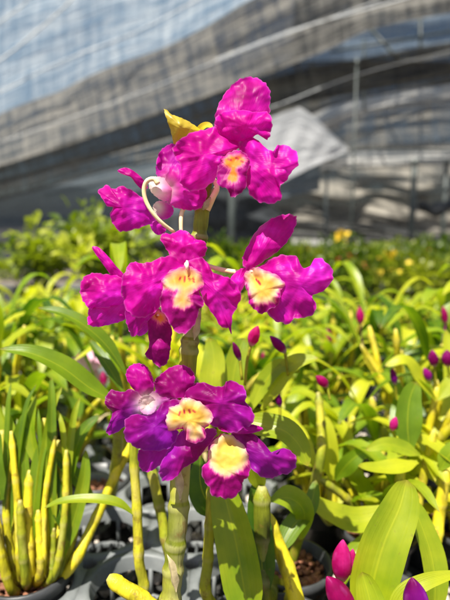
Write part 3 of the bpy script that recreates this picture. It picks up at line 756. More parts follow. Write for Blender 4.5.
# ================================================================== prototypes for the bench of orchids
def proto_orchid(seed, ncane, h, leafL, leafW, nbud, tone, lean=.5, green=False):
    r = random.Random(seed)
    c0 = Vector((0, 0, 0))
    e = empty('potted_orchid', c0)
    put('pot', pot_mb(c0), M['pot'], e); put('potting_mix', mix_mb(c0, seed=seed), M['mix'], e)
    fol = MB(); buds = []
    for i in range(ncane):
        a = 2 * PI * (i + r.random() * .6) / ncane
        hh = h * r.uniform(.55, 1.05); ln = lean * hh * r.uniform(.25, 1.0)
        b0 = Vector((math.cos(a) * .014, math.sin(a) * .014, -.012))
        b2 = b0 + Vector((math.cos(a) * ln, math.sin(a) * ln, hh))
        b1 = b0.lerp(b2, .5) + Vector((-math.cos(a) * ln * .18, -math.sin(a) * ln * .18, hh * .06))
        mb = MB(); rr = r.uniform(.0036, .0058)
        cane(mb, [b0, b1, b2], rr, rr * .8, r.randint(4, 6), r.uniform(.3, .95), 8, 26, .35, seed + i)
        put('cane', mb, M['cane_green' if (green or r.random() < .25) else 'cane'], e)
        q = spline([b0, b1, b2], 20)
        nl = r.randint(2, 4)
        az = r.random() * 6.3
        for k in range(nl):
            t = 1 - .45 * k / max(1, nl - 1) * r.uniform(.8, 1.1); p_ = q[int(max(0, min(1, t)) * 20)]
            az += PI + r.uniform(-.6, .6)
            d = Vector((math.cos(az), math.sin(az), 0)) * r.uniform(.6, 1.1) + Vector((math.cos(a), math.sin(a), 0)) * .3
            L = leafL * r.uniform(.65, 1.2); up = r.uniform(.35, 1.7) if k else 1.6
            d.normalize()
            pp = [p_, p_ + d * L * .3 + Vector((0, 0, L * .30 * up)), p_ + d * L * .65 + Vector((0, 0, L * .42 * up)), p_ + d * L * .98 + Vector((0, 0, L * (.45 * up - .22)))]
            leaf(fol, pp, leafW * r.uniform(.6, 1.0), Vector((-d.x * .4, -d.y * .4, 1)), r.uniform(.15, .5), min(1, max(0, tone + r.uniform(-.6, .4))), 9, .5, .06, seed + k, 4)
        if i < nbud:
            bd = MB(); tp = b2 + Vector((math.cos(a) * .006, math.sin(a) * .006, .016 + r.random() * .02))
            tube(bd, spline([b2, b2.lerp(tp, .6), tp], 6), .0011, 6, .8)
            bud_mb(bd, tp, tp + Vector((r.uniform(-.006, .006), r.uniform(-.004, .004), .022)), r.uniform(.0042, .0062), r.uniform(0, .6))
            put('flower_bud', bd, M['budm'], e)
    dry = MB()
    for i in range(5):
        a = r.random() * 6.3; c = Vector((math.cos(a) * .022, math.sin(a) * .022, r.uniform(0, .05)))
        d = Vector((math.cos(a), math.sin(a), r.uniform(-.3, .9))).normalized() * r.uniform(.02, .045)
        leaf(dry, [c, c + d * .5 + Vector((0, 0, .004)), c + d], r.uniform(.002, .005), Vector((0, 0, 1)), .9, .5, 6, .5, .2, i, 4)
    put('dry_leaves', dry, M['sheath'], e)
    for i in range(2 + seed % 3):
        a = r.random() * 6.3; hh = h * r.uniform(.6, 1.15); b0 = Vector((math.cos(a) * .02, math.sin(a) * .02, -.012))
        b2 = b0 + Vector((math.cos(a) * hh * r.uniform(.05, .5), math.sin(a) * hh * r.uniform(.05, .5), hh))
        mb = MB(); cane(mb, [b0, b0.lerp(b2, .5) + Vector((.003, .002, .004)), b2], r.uniform(.004, .006), .004, 5, r.uniform(.6, 1), 8, 26, .5, seed + i)
        put('cane', mb, M['cane'], e)
    put('foliage', fol, M['leaf'], e)
    return e
protos = [proto_orchid(11, 6, .13, 0.102, 0.0132, 0, .55), proto_orchid(12, 7, .12, 0.090, 0.0138, 0, .7), proto_orchid(13, 5, .16, 0.114, 0.0149, 2, .5),
          proto_orchid(14, 7, .14, 0.096, 0.0115, 0, .8), proto_orchid(15, 6, .15, 0.108, 0.0161, 1, .6), proto_orchid(16, 8, .11, 0.084, 0.0115, 0, .65, .7),
          proto_orchid(17, 5, .13, 0.120, 0.0172, 1, .45, .4, True), proto_orchid(18, 6, .17, 0.102, 0.0121, 0, .75)]
spots = []
for j in range(-3, 17):
    for i in range(-17, 18):
        x = -.130 + i * .098 + (.049 if j % 2 else 0); y = .515 + j * .0849
        spots.append((x, y, i, j))
reserved = [(-.179, .431), (-.105, .325), (-.16, .62), (.048, .37), (.062, .452), (-.11, .285), (-.073, .455), (.135, .405), (base_main.x, base_main.y),
            (-.130, .515), (-.081, .600), (-.032, .515), (-.081, .43), (.04, .5)]
used = []
r5 = random.Random(5)
for (x, y, i, j) in spots:
    if y < .44 or y > 1.69: continue
    if abs(x) > .10 + y * .50: continue
    if any(math.hypot(x - a, y - b) < .062 for a, b in reserved): continue
    if y < .585 and x < .06: continue
    if (i * 2 + j * 3) % 5 in (0,) or (y > .9 and (i + j) % 2) or r5.random() < .20: continue
    used.append((x, y))
first = set()
def where(x, y):
    px = 225 + x / y * F
    return px
rows = {}
used.sort(key=lambda q: q[1])
for n_, (x, y) in enumerate(used):
    k = r5.randrange(len(protos))
    if k not in first: first.add(k); o = protos[k]
    else: o = dup(protos[k])
    s = r5.uniform(.7, 1.45) * (1.0 if y > .65 else .8)
    o.location = (x + r5.uniform(-.008, .008), y + r5.uniform(-.008, .008), ZT)
    o.rotation_euler = (0, 0, r5.random() * 6.28); o.scale = (1, 1, s)
    if y > 1.05: s *= .68
    elif y > .9: s *= .85
    o.scale = (1, 1, s); o['category'] = 'orchid plant'
    o['n'] = n_
    rows[n_] = (o, x, y)
for k, pr in enumerate(protos):
    if k not in first: bpy.data.objects.remove(pr)
# labels: near ones by what they stand beside, the blurred rest share one
near = [r_ for r_ in rows.values() if r_[2] < .80]
side = {}
for o, x, y in near:
    px = 225 + x / y * F
    side.setdefault(('L' if px < 200 else 'R'), []).append((px, y, o))
ords = ['first', 'second', 'third', 'fourth', 'fifth', 'sixth', 'seventh', 'eighth', 'ninth', 'tenth', 'eleventh', 'twelfth', 'thirteenth', 'fourteenth', 'fifteenth', 'sixteenth']
for sd_, lst in side.items():
    lst.sort(key=lambda q: (round(q[1], 1), q[0]))
    byrow = {}
    for px, y, o in lst: byrow.setdefault(round((o.location.y - .515) / .0849), []).append((px, o))
    for ri_, (rk, mem) in enumerate(sorted(byrow.items())):
        mem.sort(key=lambda q: q[0] if sd_ == 'R' else -q[0])
        for q_, (px, o) in enumerate(mem):
            o['label'] = 'orchid %s from main cane toward the %s, %s row' % (ords[q_], 'blunt leaf' if sd_ == 'R' else 'golden clump', ords[ri_])
            o['group'] = 'orchids in pots on the near bench'
for o, x, y in rows.values():
    if y >= .80:
        px = 225 + x / y * F
        nb = len([c for c in o.children if c.name.startswith('flower_bud')])
        beside = 'behind the golden canes' if px < 110 else ('directly behind the main cane' if px < 290 else ('behind the crimson bud row' if px > 400 else 'beyond the upright pale leaf'))
        o['label'] = '%s orchid %s, in the %s blurred rows' % ('budded' if nb else 'budless', beside, 'middle' if y < 1.15 else 'farthest')
        o['group'] = 'orchids in the blurred rows of the near bench'
    del o['n']

# extra leaves with a clear place in the photo: right middle
p8 = plantroot('potted_orchid', .235, .56, 'plant with a level glossy leaf and a dark upright leaf above the blunt one')
addcane(p8, [(404,420,.50),(402,460,.505),(398,505,.51)], 5, 'cane_green', 5, .6, .3, 1)
addcane(p8, [(446,470,.49),(440,510,.495),(432,550,.50)], 6, 'cane', 5, .8, .3, 2)
addcane(p8, [(434,430,.51),(425,470,.51),(415,520,.515)], 4.5, 'cane', 5, .6, .3, 4)
mb = MB()
lpx(mb, [(418,462,.48),(400,466,.47),(380,468,.465),(358,466,.46)], 9, (0,-.5,1), .25, .95)
lpx(mb, [(420,455,.485),(404,448,.48),(385,444,.475),(366,450,.47)], 8, (0,-.7,.7), .25, .7)
lpx(mb, [(410,452,.49),(408,425,.49),(410,400,.495),(416,382,.50)], 14, (.1,-1,.3), .2, .30, blunt=.42)
lpx(mb, [(400,505,.47),(360,520,.46),(330,512,.455),(306,496,.455)], 13, (0,-.6,.8), .25, .8)
lpx(mb, [(396,520,.47),(368,545,.455),(350,560,.45),(338,590,.45)], 11, (0,-.6,.8), .25, .55)
lpx(mb, [(440,470,.49),(452,452,.485),(470,440,.485)], 9, (0,-.6,.8), .25, .6)
put('foliage', mb, M['leaf'], p8)
budat(p8, (392,430), (396,417), .49, 4.2, [(400,450,.50)])
p9 = plantroot('potted_orchid', .12, .62, 'plant with a pale upright leaf and crimson buds below the outward bloom')
addcane(p9, [(330,440,.54),(332,480,.545),(330,520,.55)], 5, 'cane', 5, .8, .3, 3)
mb = MB()
lpx(mb, [(332,480,.53),(328,455,.53),(325,430,.53),(322,415,.535)], 11, (.2,-1,.2), .25, .95, blunt=.42)
lpx(mb, [(335,480,.53),(350,462,.52),(368,448,.52)], 9, (.2,-.8,.5), .25, .25)
lpx(mb, [(262,410,.46),(278,380,.455),(296,362,.45),(318,358,.45)], 10, (-.1,-.7,.7), .25, .7)
lpx(mb, [(250,412,.46),(262,385,.46),(280,366,.455),(300,372,.45)], 9, (-.3,-.8,.5), .25, .5)
lpx(mb, [(232,440,.47),(232,390,.47),(238,355,.475),(244,338,.48)], 12, (.1,-1,.3), .2, .45, blunt=.42)
lpx(mb, [(222,430,.46),(212,390,.465),(214,360,.47),(210,338,.475)], 13, (-.2,-1,.3), .2, .6, blunt=.42)
put('foliage', mb, M['leaf'], p9)
budat(p9, (251,345), (258,326), .42, 6, [(245,385,.43),(247,362,.425)], .0)
budat(p9, (285,352), (270,336), .44, 5, [(288,375,.45)], .45)
budat(p9, (240,360), (233,342), .43, 3.6, [(242,380,.43)], .9)
budat(p9, (327,386), (316,376), .48, 5, [(330,400,.48)], .1)
budat(p9, (280,406), (277,392), .46, 3.5, [(280,420,.46)], .9)
p10 = plantroot('potted_orchid', .30, .72, 'plant at the frame edge whose dark crimson buds stand in a close row')
addcane(p10, [(436,380,.60),(438,420,.61),(436,460,.62)], 5, 'cane', 5, .9, .3, 3)
mb = MB()
lpx(mb, [(436,400,.58),(420,378,.575),(405,360,.57),(385,366,.57)], 8, (0,-.6,.8), .25, .8)
lpx(mb, [(438,400,.58),(455,380,.58),(470,372,.58)], 8, (0,-.6,.8), .25, .6)
lpx(mb, [(440,420,.59),(452,395,.60),(450,360,.61),(446,330,.62)], 9, (0,-1,.3), .25, .7)
put('foliage', mb, M['leaf'], p10)
for a, b, c in (((434, 366), (432, 350), 5), ((448, 366), (447, 350), 6), ((430, 380), (424, 368), 4), ((395, 384), (392, 368), 3.6)):
    budat(p10, a, b, .58, c, [(a[0] + 2, a[1] + 16, .585)], .8)
# pale pink bloom, out of focus, at the left
p11 = plantroot('potted_orchid', -.245, .80, 'plant with a pale pink and white bloom out of focus below the strap leaves')
fm = MB()
for k in range(5):
    a = 2 * PI * k / 5 + .3; c = P(88, 366, .74); d = (RGT * math.cos(a) + UPV * math.sin(a))
    leaf(fm, [c, c + d * .012 + FWD * -.003, c + d * .028 + FWD * .002], .009, -FWD + UPV * .2, .2, .5, 10, .5, .1, k)
put('orchid_flower', fm, M['pinkfl'], p11)
addcane(p11, [(92,380,.75),(90,410,.76),(92,440,.77)], 4, 'cane_green', 4, .5, .3, 2)
mb = MB()
for q in ([(92,420,.75),(70,400,.74),(50,396,.74)], [(92,420,.75),(110,395,.74),(120,380,.74)], [(92,430,.76),(96,400,.755),(104,372,.75)]):
    lpx(mb, q, 7, (0,-.7,.7), .25, .7)
put('foliage', mb, M['leaf'], p11)

# ================================================================== trays, bench, stones
RH, PITCHX = .0405, .098
def hexcell(mb, cx, cy, z, wall=True):
    Rv = PITCHX / math.sqrt(3); rs = .0075
    outer = []
    for k in range(6):
        a = math.radians(30 + 60 * k); vx, vy = cx + Rv * math.cos(a), cy + Rv * math.sin(a)
        for m in range(5):            # arc of the small drain hole at the corner
            b = a + PI + math.radians(-60 + 30 * m) * -1
            outer.append((vx + rs * math.cos(b), vy + rs * math.sin(b)))
        a2 = math.radians(30 + 60 * (k + 1)); wx, wy = cx + Rv * math.cos(a2), cy + Rv * math.sin(a2)
        for t in (.35, .5, .65): outer.append((vx + (wx - vx) * t, vy + (wy - vy) * t))
    n = len(outer)
    def ring(f): return [mb.vert(Vector(p)) for p in f]
    ro = ring([(x, y, z) for x, y in outer])
    ang = [math.atan2(y - cy, x - cx) for x, y in outer]
    r1 = ring([(cx + (RH + .004) * math.cos(a), cy + (RH + .004) * math.sin(a), z + .0005) for a in ang])
    r2 = ring([(cx + (RH + .001) * math.cos(a), cy + (RH + .001) * math.sin(a), z + .0012) for a in ang])
    r3 = ring([(cx + RH * math.cos(a), cy + RH * math.sin(a), z - .001) for a in ang])
    r4 = ring([(cx + RH * .93 * math.cos(a), cy + RH * .93 * math.sin(a), z - .012) for a in ang])
    rings = [ro, r1, r2, r3, r4]
    for A_, B_ in zip(rings, rings[1:]):
        for k in range(n): mb.f.append((A_[k], A_[(k + 1) % n], B_[(k + 1) % n], B_[k]))
    # skirt of the small corner holes
    low = ring([(x, y, z - .010) for x, y in outer])
    for k in range(n): mb.f.append((ro[k], low[k], low[(k + 1) % n], ro[(k + 1) % n]))
def grate(mb, cx, cy, z):
    for k in range(-3, 4):
        x = k * .0115; L = math.sqrt(max(0, RH ** 2 * .88 - x * x)) * 2
        if L > .01: box(mb, (cx + x, cy, z - .040), (.0026, L, .005))
    lathe(mb, (cx, cy, z - .043), [(RH * .94, 0), (RH * .94, .006), (RH * .88, .006), (RH * .88, 0)], 24, cap=False)
    for k in range(6):
        a = k * PI / 3 + .3
        tube(mb, [Vector((cx + RH * .93 * math.cos(a), cy + RH * .93 * math.sin(a), z - .011)), Vector((cx + RH * .92 * math.cos(a), cy + RH * .92 * math.sin(a), z - .042))], .0022, 6)
tlabels = {}
cells = {}
for (x, y, i, j) in spots:
    if y > 1.25 or x > .03 or abs(x) > .12 + y * .6: continue
    ti, tj = (i + 16) // 4, (j + 2) // 4
    cells.setdefault((ti, tj), []).append((x, y))
order = sorted(cells, key=lambda k: (k[1], k[0]))
bynear = {}
for key in order:
    cs = cells[key]
    cx = sum(c[0] for c in cs) / len(cs); cy = min(c[1] for c in cs)
    if len(cs) < 5: continue
    e = empty('pot_tray', Vector((cx, cy, ZT)))
    mb, gb = MB(), MB()
    for x, y in cs:
        hexcell(mb, x, y, ZT)
        if y < .85: grate(gb, x, y, ZT)
    put('deck', mb, M['tray'], e)
    if gb.v: put('grating', gb, M['tray'], e)
    bynear.setdefault(key[1], []).append((cx, e))
rown = ['front', 'second', 'third', 'fourth', 'last']
for tj, mem in bynear.items():
    mem.sort(key=lambda q: q[0])
    for q_, (cx, e) in enumerate(mem):
        tag(e, 'grey tray with round pot holes, %s along the %s row from the golden canes' % (ords[q_], rown[min(tj, 4)]), 'plant tray', 'pot trays on the near bench')

def bench(name, x0, x1, y0, y1, z, label):
    e = empty(name, Vector(((x0 + x1) / 2, (y0 + y1) / 2, 0)))
    mb = MB(); box(mb, ((x0 + x1) / 2, (y0 + y1) / 2, z - .01), (x1 - x0, y1 - y0, .02)); put('bench_top', mb, M['mat'], e)
    mb = MB()
    for yy in (y0, y1): box(mb, ((x0 + x1) / 2, yy + (.022 if yy == y1 else -.022), z - .015), (x1 - x0, .04, .06))
    for xx in (x0, x1): box(mb, (xx + (.022 if xx == x1 else -.022), (y0 + y1) / 2, z - .015), (.04, y1 - y0 + .084, .06))
    put('bench_frame', mb, M['steel'], e)
    for xx in (x0 + .1, (x0 + x1) / 2, x1 - .1):
        for yy in (y0 + .08, y1 - .08):
            mb = MB(); box(mb, (xx, yy, (z - .046) / 2), (.045, .045, z - .046)); put('leg', mb, M['steel'], e)
    tag(e, label, 'bench'); return e
bench('plant_bench', -1.3, 1.3, .22, 1.72, ZT - .066, 'near steel bench under the trays of orchids')
mb = MB(); r6 = random.Random(9)
for _ in range(2600):
    y = .30 + r6.random() ** 1.3 * 1.2; x = r6.uniform(-1, 1) * (.15 + y * .55); s = r6.uniform(.003, .0085)
    o = Vector((x, y, ZT - .066 + s * .4)); i0 = len(mb.v)
    for z in (-.5, .1, .6):
        for k in range(6):
            th = k * PI / 3 + z; q = s * (1 if z == .1 else .6) * r6.uniform(.7, 1.15)
            mb.vert(o + Vector((q * math.cos(th), q * math.sin(th), z * s)))
    for L in (0, 6):
        for k in range(6): mb.f.append((i0 + L + k, i0 + L + (k + 1) % 6, i0 + L + 6 + (k + 1) % 6, i0 + L + 6 + k))
    mb.f.append(tuple(i0 + 12 + k for k in range(6)))
gv = put('gravel', mb, M['stone']); tag(gv, 'pale pumice gravel strewn under the trays', 'gravel', kind='stuff')

# ================================================================== ground
mb = MB(); N_ = 40
g = [[mb.vert(Vector((-150 + 300 * i / N_, -100 + 300 * j / N_, 0))) for i in range(N_ + 1)] for j in range(N_ + 1)]
for j in range(N_):
    for i in range(N_): mb.f.append((g[j][i], g[j][i + 1], g[j + 1][i + 1], g[j + 1][i]))
tag(put('ground', mb, M['ground']), kind='structure')

# ================================================================== shrubs farther back
def proto_shrub(name, seed, rx, rz, nl, ls, m, flowers=None):
    r = random.Random(seed); e = empty(name, Vector((0, 0, 0)))
    mb = MB(); lathe(mb, (0, 0, .0), [(.07, 0), (.095, .14), (.10, .14), (.10, .155), (.09, .155), (.085, .12)], 20)
    put('pot', mb, M['pot'], e)
    clumps = []
    st = MB()
    for i in range(13):
        a = r.random() * 6.3; q = rx * math.sqrt(r.random()) * .85
        c = Vector((q * math.cos(a), q * math.sin(a), .18 + rz * r.uniform(.15, 1.0) * (1 - .45 * (q / rx) ** 2)))
        clumps.append((c, r.uniform(.28, .5) * rx, r.uniform(0, 1)))
        tube(st, spline([Vector((0, 0, .12)), Vector((c.x * .35, c.y * .35, c.z * .55)), c], 8), lambda t: .005 - .003 * t, 6, .4)
    put('stems', st, M['cane_green'], e)['kind'] = 'stuff'
    fo = MB()
    for i in range(nl):
        c, cr, tn = clumps[r.randrange(len(clumps))]
        d = Vector((r.gauss(0, 1), r.gauss(0, 1), r.gauss(0, 1) * .8)).normalized()
        p_ = c + d * cr * r.uniform(.35, 1.05)
        dd = (d * .7 + Vector((r.uniform(-.6, .6), r.uniform(-.6, .6), r.uniform(-.1, .8)))).normalized(); L = ls * r.uniform(.6, 1.3)
        leaf(fo, [p_, p_ + dd * L * .5 + Vector((0, 0, L * .08)), p_ + dd * L + Vector((0, 0, -L * .12))], L * .24, Vector((r.uniform(-.5, .5), r.uniform(-.8, .2), 1)), .2, min(1, max(0, tn * .7 + r.uniform(-.1, .35))), 4, .5, 0, 0, 2)
    put('foliage', fo, M[m], e)
    if flowers:
        for i in range(flowers[1]):
            c, cr, tn = clumps[i]; fl = MB(); c = c + Vector((0, -cr * .6, cr * .7))
            for k in range(9):
                a = k * 2.4; d = Vector((math.cos(a), math.sin(a) * .8, .5 + .3 * math.sin(k))).normalized()
                leaf(fl, [c, c + d * .018, c + d * .035], .011, Vector((0, -1, .5)), .3, .5, 5, .4, 0, 0, 3)
            put('blossom', fl, M[flowers[0]], e)
    return e
def place(o, x, y, z, s, rz, label, cat, group=None):
    o.location = (x, y, z); o.scale = (s, s, s); o.rotation_euler = (0, 0, rz); tag(o, label, cat, group); return o
shA = proto_shrub('leafy_shrub', 31, .20, .30, 800, .050, 'shrub_leaf')
shB = proto_shrub('leafy_shrub', 32, .19, .26, 700, .046, 'shrub_leaf')
bench('plant_bench', -2.6, 3.4, 2.25, 4.3, .62, 'far bench carrying the darker hedge of pot plants')
place(shA, -.50, 2.0, .70, 1.0, 0, 'sunlit lime-green shrub nearest the main cane, under the blooms seen from behind', 'shrub')
place(shB, -.86, 2.35, .70, 1.0, 1.3, 'wider sunlit shrub with whitish leaf tips, at the foot of the pale net strip', 'shrub')
place(dup(shA), -1.25, 2.2, .50, .9, 2.6, 'lower shrub cut by the frame edge, beneath the dark cloth', 'shrub')
place(dup(shB), -.35, 1.9, .55, .85, 4.1, 'low yellow-green shrub partly hidden by the side-on bloom', 'shrub')
for q in [(-1.25, 1.95, .60, .8), (-1.0, 2.05, .58, .8), (-.72, 1.95, .58, .7), (-.45, 1.92, .58, .7), (-.22, 1.9, .58, .7), (-.95, 1.85, .48, .75), (-.60, 1.78, .45, .75), (-.28, 2.4, .55, .9), (-1.45, 2.7, .5, 1.0), (-.05, 2.2, .50, .8)]:
    place(dup(shA if rnd.random() < .5 else shB), q[0], q[1], q[2], q[3], rnd.random() * 6, 'low sunlit shrub in the blurred mass behind the golden canes', 'shrub', 'low shrubs behind the golden canes')
hd = [proto_shrub('hedge_plant', 41, .22, .22, 700, .040, 'hedge_leaf'), proto_shrub('hedge_plant', 42, .22, .20, 700, .036, 'hedge_leaf', ('redfl', 2)),
      proto_shrub('hedge_plant', 43, .22, .22, 700, .045, 'hedge_leaf', ('yellow', 1))]
fi = set(); hk = 0
for j, y in enumerate((2.45, 2.95, 3.5, 4.05)):
    for i in range(9):
        x = .15 + i * .36 + (j % 2) * .16
        if x > .35 + y * .55: continue
        k = (0, 1, 0, 0, 2, 0, 1, 0, 0)[i] if j < 2 else (hk % 4 == 1) * 1
        hk += 1
        o = hd[k] if k not in fi else dup(hd[k]); fi.add(k)
        place(o, x + rnd.uniform(-.05, .05), y, .62, rnd.uniform(.98, 1.16) * (1 - .03 * j), rnd.random() * 6, ['dark green pot plant without blossoms in the hedge across the aisle', 'dark green pot plant with reddish blossoms in the hedge across the aisle', 'dark green pot plant with a yellow blossom in the hedge across the aisle'][k], 'pot plant', 'pot plants in the hedge across the aisle')
# tall yellow blossom against the net
def yplant(x, y, z0, z1, n, label):
    e = empty('yellow_flower', Vector((x, y, z0))); mb = MB()
    tube(mb, spline([Vector((x, y, z0)), Vector((x + .02, y, (z0 + z1) / 2)), Vector((x, y, z1))], 10), .008, 8, .5); put('stem', mb, M['cane_green'], e)
    fm = MB(); rr = random.Random(int(x * 100))
    for k in range(n):
        d = Vector((rr.gauss(0, .5), rr.gauss(0, .5), rr.gauss(0, .6))); c = Vector((x, y, z1)) + d * .05
        leaf(fm, [c, c + d.normalized() * .02, c + d.normalized() * .036], .014, Vector((0, -1, .6)), .2, .5, 5, .4, 0, 0, 3)
    put('blossom', fm, M['yellow'], e); tag(e, label, 'flower'); return e
q = P(342, 240, 3.9); yplant(q.x, q.y, .62, q.z, 30, 'tall yellow blossom rising above the hedge between two posts')
q = P(388, 264, 2.6); yplant(q.x, q.y, .62, q.z, 14, 'small orange-yellow blossom low in the hedge near the thick post')

# ================================================================== nets and posts
def sheet(name, top, bot, m, label, nu=90, nv=26, sag=0., fold=.05, fq=6, seed=0, cat='shade net', dirv=None):
    """a hung cloth lofted between two hems given as (pixel x, pixel y, metres)"""
    def even(cs):
        q = spline([P(*p) for p in cs], nu * 4); acc = [0]
        for a, b in zip(q, q[1:]): acc.append(acc[-1] + (b - a).length)
        o_ = []; k = 0
        for i in range(nu + 1):
            t = acc[-1] * i / nu
            while k < len(acc) - 2 and acc[k + 1] < t: k += 1
            o_.append(q[k].lerp(q[k + 1], min(1, (t - acc[k]) / max(1e-9, acc[k + 1] - acc[k]))))
        return o_
    mb = MB(); T = even(top); B = even(bot); rows = []
    L = sum((T[i + 1] - T[i]).length for i in range(nu)); H = (T[nu // 2] - B[nu // 2]).length
    for j in range(nv + 1):
        v = j / nv; row = []
        for i in range(nu + 1):
            u = i / nu; p_ = T[i].lerp(B[i], v); nrm = Vector((0, -.9, -.4))
            f_ = math.sin(v * PI)
            d = fold * (noise.noise(Vector((u * L * .35, v * fq, seed))) * 1.2 + .5 * noise.noise(Vector((u * L * 1.3, v * fq * 2.5, seed + 9))) + .25 * math.sin(u * 30 + v * 5 + seed))
            p_ = p_ + nrm * (d * (.06 + .94 * f_)) + Vector((0, 0, -sag * f_))
            row.append(mb.vert(p_, (u * L, v * H)))
        rows.append(row)
    for a, b in zip(rows, rows[1:]):
        for i in range(nu): mb.f.append((a[i], a[i + 1], b[i + 1], b[i]))
    o = put(name, mb, m); tag(o, label, cat); return o
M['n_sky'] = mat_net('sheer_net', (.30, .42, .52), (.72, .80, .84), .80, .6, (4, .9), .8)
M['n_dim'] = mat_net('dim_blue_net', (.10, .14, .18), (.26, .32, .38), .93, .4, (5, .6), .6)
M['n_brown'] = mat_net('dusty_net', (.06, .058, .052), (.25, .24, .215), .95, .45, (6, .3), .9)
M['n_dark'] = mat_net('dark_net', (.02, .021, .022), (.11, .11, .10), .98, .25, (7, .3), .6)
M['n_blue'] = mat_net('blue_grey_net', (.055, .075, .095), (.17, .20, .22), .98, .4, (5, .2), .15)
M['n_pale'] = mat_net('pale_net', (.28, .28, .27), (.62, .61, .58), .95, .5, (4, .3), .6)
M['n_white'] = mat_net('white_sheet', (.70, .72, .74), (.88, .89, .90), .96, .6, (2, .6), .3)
M['n_crumple'] = mat_net('crumpled_net', (.06, .055, .045), (.40, .37, .31), .97, .45, (5, 1.6), .3)
W = M
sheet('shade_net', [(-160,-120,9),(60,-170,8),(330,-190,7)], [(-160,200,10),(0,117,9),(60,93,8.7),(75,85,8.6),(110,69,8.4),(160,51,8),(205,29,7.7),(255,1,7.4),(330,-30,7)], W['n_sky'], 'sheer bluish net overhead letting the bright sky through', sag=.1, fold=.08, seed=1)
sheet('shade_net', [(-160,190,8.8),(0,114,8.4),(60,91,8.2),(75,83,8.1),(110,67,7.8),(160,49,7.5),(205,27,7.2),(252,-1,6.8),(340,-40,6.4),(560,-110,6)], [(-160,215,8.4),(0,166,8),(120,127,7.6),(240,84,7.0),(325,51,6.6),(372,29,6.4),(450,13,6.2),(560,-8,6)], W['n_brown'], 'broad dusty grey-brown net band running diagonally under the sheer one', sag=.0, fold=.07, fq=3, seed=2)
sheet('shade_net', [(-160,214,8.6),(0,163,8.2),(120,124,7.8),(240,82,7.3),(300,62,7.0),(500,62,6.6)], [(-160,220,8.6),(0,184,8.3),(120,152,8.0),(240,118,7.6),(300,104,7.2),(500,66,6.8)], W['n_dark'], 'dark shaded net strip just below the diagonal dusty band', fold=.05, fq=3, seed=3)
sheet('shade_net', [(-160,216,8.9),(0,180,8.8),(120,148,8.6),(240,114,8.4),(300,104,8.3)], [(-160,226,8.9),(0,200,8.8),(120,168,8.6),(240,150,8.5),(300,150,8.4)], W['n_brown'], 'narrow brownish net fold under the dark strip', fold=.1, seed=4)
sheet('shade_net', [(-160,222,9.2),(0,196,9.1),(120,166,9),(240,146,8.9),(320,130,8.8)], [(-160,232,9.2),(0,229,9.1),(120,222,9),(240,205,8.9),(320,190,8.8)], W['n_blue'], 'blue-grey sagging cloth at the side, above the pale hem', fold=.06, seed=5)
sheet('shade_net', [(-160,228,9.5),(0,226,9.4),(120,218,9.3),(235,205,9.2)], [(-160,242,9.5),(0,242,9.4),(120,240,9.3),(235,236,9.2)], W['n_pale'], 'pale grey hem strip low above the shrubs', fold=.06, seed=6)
# right side
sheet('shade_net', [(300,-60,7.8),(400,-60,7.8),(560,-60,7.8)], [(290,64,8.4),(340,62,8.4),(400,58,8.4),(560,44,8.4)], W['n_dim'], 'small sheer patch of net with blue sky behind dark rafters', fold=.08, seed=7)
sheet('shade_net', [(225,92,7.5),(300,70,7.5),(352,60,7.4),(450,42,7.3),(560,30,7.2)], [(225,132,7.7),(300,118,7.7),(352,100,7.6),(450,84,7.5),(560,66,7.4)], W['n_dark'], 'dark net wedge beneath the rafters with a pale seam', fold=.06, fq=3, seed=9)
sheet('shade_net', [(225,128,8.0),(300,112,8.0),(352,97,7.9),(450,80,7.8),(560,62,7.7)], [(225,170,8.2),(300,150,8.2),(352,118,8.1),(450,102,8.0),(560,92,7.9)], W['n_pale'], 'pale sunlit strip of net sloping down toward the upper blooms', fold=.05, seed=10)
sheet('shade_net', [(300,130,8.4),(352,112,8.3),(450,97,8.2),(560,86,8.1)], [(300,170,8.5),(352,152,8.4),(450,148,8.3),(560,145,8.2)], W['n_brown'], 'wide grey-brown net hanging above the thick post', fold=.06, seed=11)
sheet('plastic_sheet', [(250,124,6.2),(272,117,6.2),(292,110,6.2),(306,111,6.2),(349,149,6.2)], [(255,196,6.3),(282,182,6.3),(300,173,6.3),(325,161,6.3),(349.5,150,6.2)], W['n_white'], 'bright white plastic flap ending in a point beside the topmost bloom', fold=.05, fq=1.2, seed=12, cat='plastic sheet')
sheet('shade_net', [(262,160,8.9),(352,146,8.8),(450,144,8.7),(560,142,8.6)], [(262,178,8.9),(352,166,8.8),(450,166,8.7),(560,166,8.6)], W['n_pale'], 'light hem band stretched across the tops of the posts', fold=.05, seed=13)
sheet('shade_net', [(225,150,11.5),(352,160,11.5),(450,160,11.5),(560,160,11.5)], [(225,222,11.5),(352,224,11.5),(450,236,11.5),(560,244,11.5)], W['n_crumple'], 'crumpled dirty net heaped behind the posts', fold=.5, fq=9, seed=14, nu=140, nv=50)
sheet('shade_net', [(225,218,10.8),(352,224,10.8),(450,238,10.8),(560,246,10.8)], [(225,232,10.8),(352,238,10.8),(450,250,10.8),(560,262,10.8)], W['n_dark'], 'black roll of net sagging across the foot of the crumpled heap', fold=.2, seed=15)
sheet('shade_net', [(225,228,11.2),(352,234,11.2),(450,244,11.2),(560,250,11.2)], [(225,258,11.2),(352,262,11.2),(450,266,11.2),(560,266,11.2)], W['n_pale'], 'lowest pale net strip seen just above the hedge', fold=.2, seed=16)
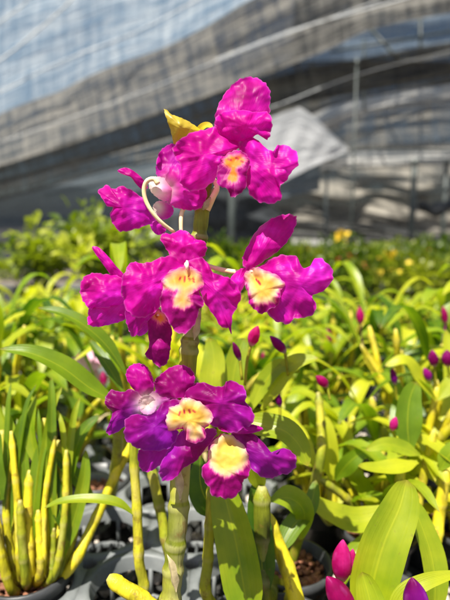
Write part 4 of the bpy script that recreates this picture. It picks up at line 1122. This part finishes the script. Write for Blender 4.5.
# dark cloth wall far behind everything, from the ground up
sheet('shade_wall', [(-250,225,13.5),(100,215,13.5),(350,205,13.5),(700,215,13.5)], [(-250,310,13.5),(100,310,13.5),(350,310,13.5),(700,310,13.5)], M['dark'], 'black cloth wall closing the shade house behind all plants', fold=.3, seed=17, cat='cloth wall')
sheet('shade_wall', [(195,185,8.6),(225,190,8.6),(262,200,8.6),(290,222,8.6)], [(195,262,8.6),(225,262,8.6),(262,262,8.6),(290,262,8.6)], M['dark'], 'dark sheet standing for the dark gap between the two upper blooms', fold=.1, seed=18, cat='cloth wall')  # dark sheet standing in for the dark gap, not a separate curtain

def post(px, D, r, ytop, label, m='post', zb=0., name='support_post'):
    t = P(px, ytop, D); mb = MB()
    tube(mb, [Vector((t.x, t.y, zb)), Vector((t.x, t.y, t.z * .5)), t], r, 14)
    e = empty(name, Vector((t.x, t.y, zb))); put('pole', mb, M[m], e)
    mb = MB(); box(mb, (t.x, t.y, zb + .01), (r * 4, r * 4, .02)); put('foot_plate', mb, M['steel'], e)
    mb = MB(); tube(mb, [t + Vector((0, 0, -.06)), t + Vector((0, 0, .01))], r * 1.35, 14); put('top_clamp', mb, M['steel'], e)
    tag(e, label, 'post'); return e
post(415, 7.8, .045, 160, 'thick dark-green steel post standing in front of the crumpled net')
post(447, 8.2, .035, 160, 'dark post at the very frame edge beside a hanging bundle')
post(232, 7.6, .05, 150, 'dark post glimpsed between the topmost bloom and the central one')
post(357, 5.6, .012, 60, 'slender grey rod reaching from hedge to the dark net wedge')
post(327, 9.5, .03, 168, 'thin grey post behind the tall yellow blossom', 'steel')
def wire(pts, r, label, m='rope', name='support_wire'):
    mb = MB(); tube(mb, spline([P(*p) for p in pts], 40), r, 6)
    tag(put(name, mb, M[m]), label, 'wire')
wire([(-40,80,7.6),(0,60,7.6),(40,28,7.3),(75,-5,7.0),(110,-60,6.8)], .013, 'whitish cord curving steeply across the sheer net')
wire([(-40,58,7.6),(0,22,7.5),(28,0,7.3),(60,-40,7.2)], .011, 'short whitish cord crossing the upper corner of the sheer net')
wire([(-40,112,7.9),(0,92,7.8),(60,62,7.6),(140,30,7.3),(215,-10,7.0)], .009, 'faint cord following the hem of the sheer net')
wire([(230,120,7.0),(280,104,6.9),(360,74,6.8),(470,46,6.6)], .005, 'thin pale cord crossing the dark net wedge')
wire([(215,60,6.4),(300,28,6.3),(400,0,6.1),(500,-30,6)], .008, 'pale cord stretched along the dusty net above the topmost bloom')
wire([(0,142,7.6),(120,100,7.2),(250,48,6.6),(380,0,6.0)], .005, 'long pale seam cord lying along the middle of the dusty band')
wire([(290,150,7.9),(350,149,7.9),(460,150,7.9)], .012, 'black cable strung level over the post tops', 'post')
# rafters seen through the sheer patch
def rafter(a, b, r, label):
    mb = MB(); tube(mb, [P(*a), P(*b)], r, 8); tag(put('rafter', mb, M['post']), label, 'rafter')
rafter((365,22,7.9),(404,66,7.6), .022, 'dark rafter slanting steeply inside the sheer patch')
rafter((330,52,7.7),(460,30,7.7), .018, 'dark rafter running lengthwise inside the sheer patch')
rafter((420,-5,8.0),(421,66,7.6), .022, 'dark upright strut inside the sheer patch')
rafter((364,40,7.9),(364,110,7.4), .016, 'thin upright strut in front of the dark wedge')
# hanging bundle beside the last post
mb = MB(); c = P(440, 206, 7.6)
tube(mb, spline([c + Vector((-.32, 0, .05)), c + Vector((-.12, 0, -.06)), c + Vector((.1, 0, .0)), c + Vector((.4, .05, .08))], 20), lambda t: .03 + .07 * math.sin(t * PI) + .02 * math.sin(t * 17), 12)
tag(put('net_bundle', mb, M['dark']), 'black bundle of rolled net tied between the two dark posts', 'net bundle')
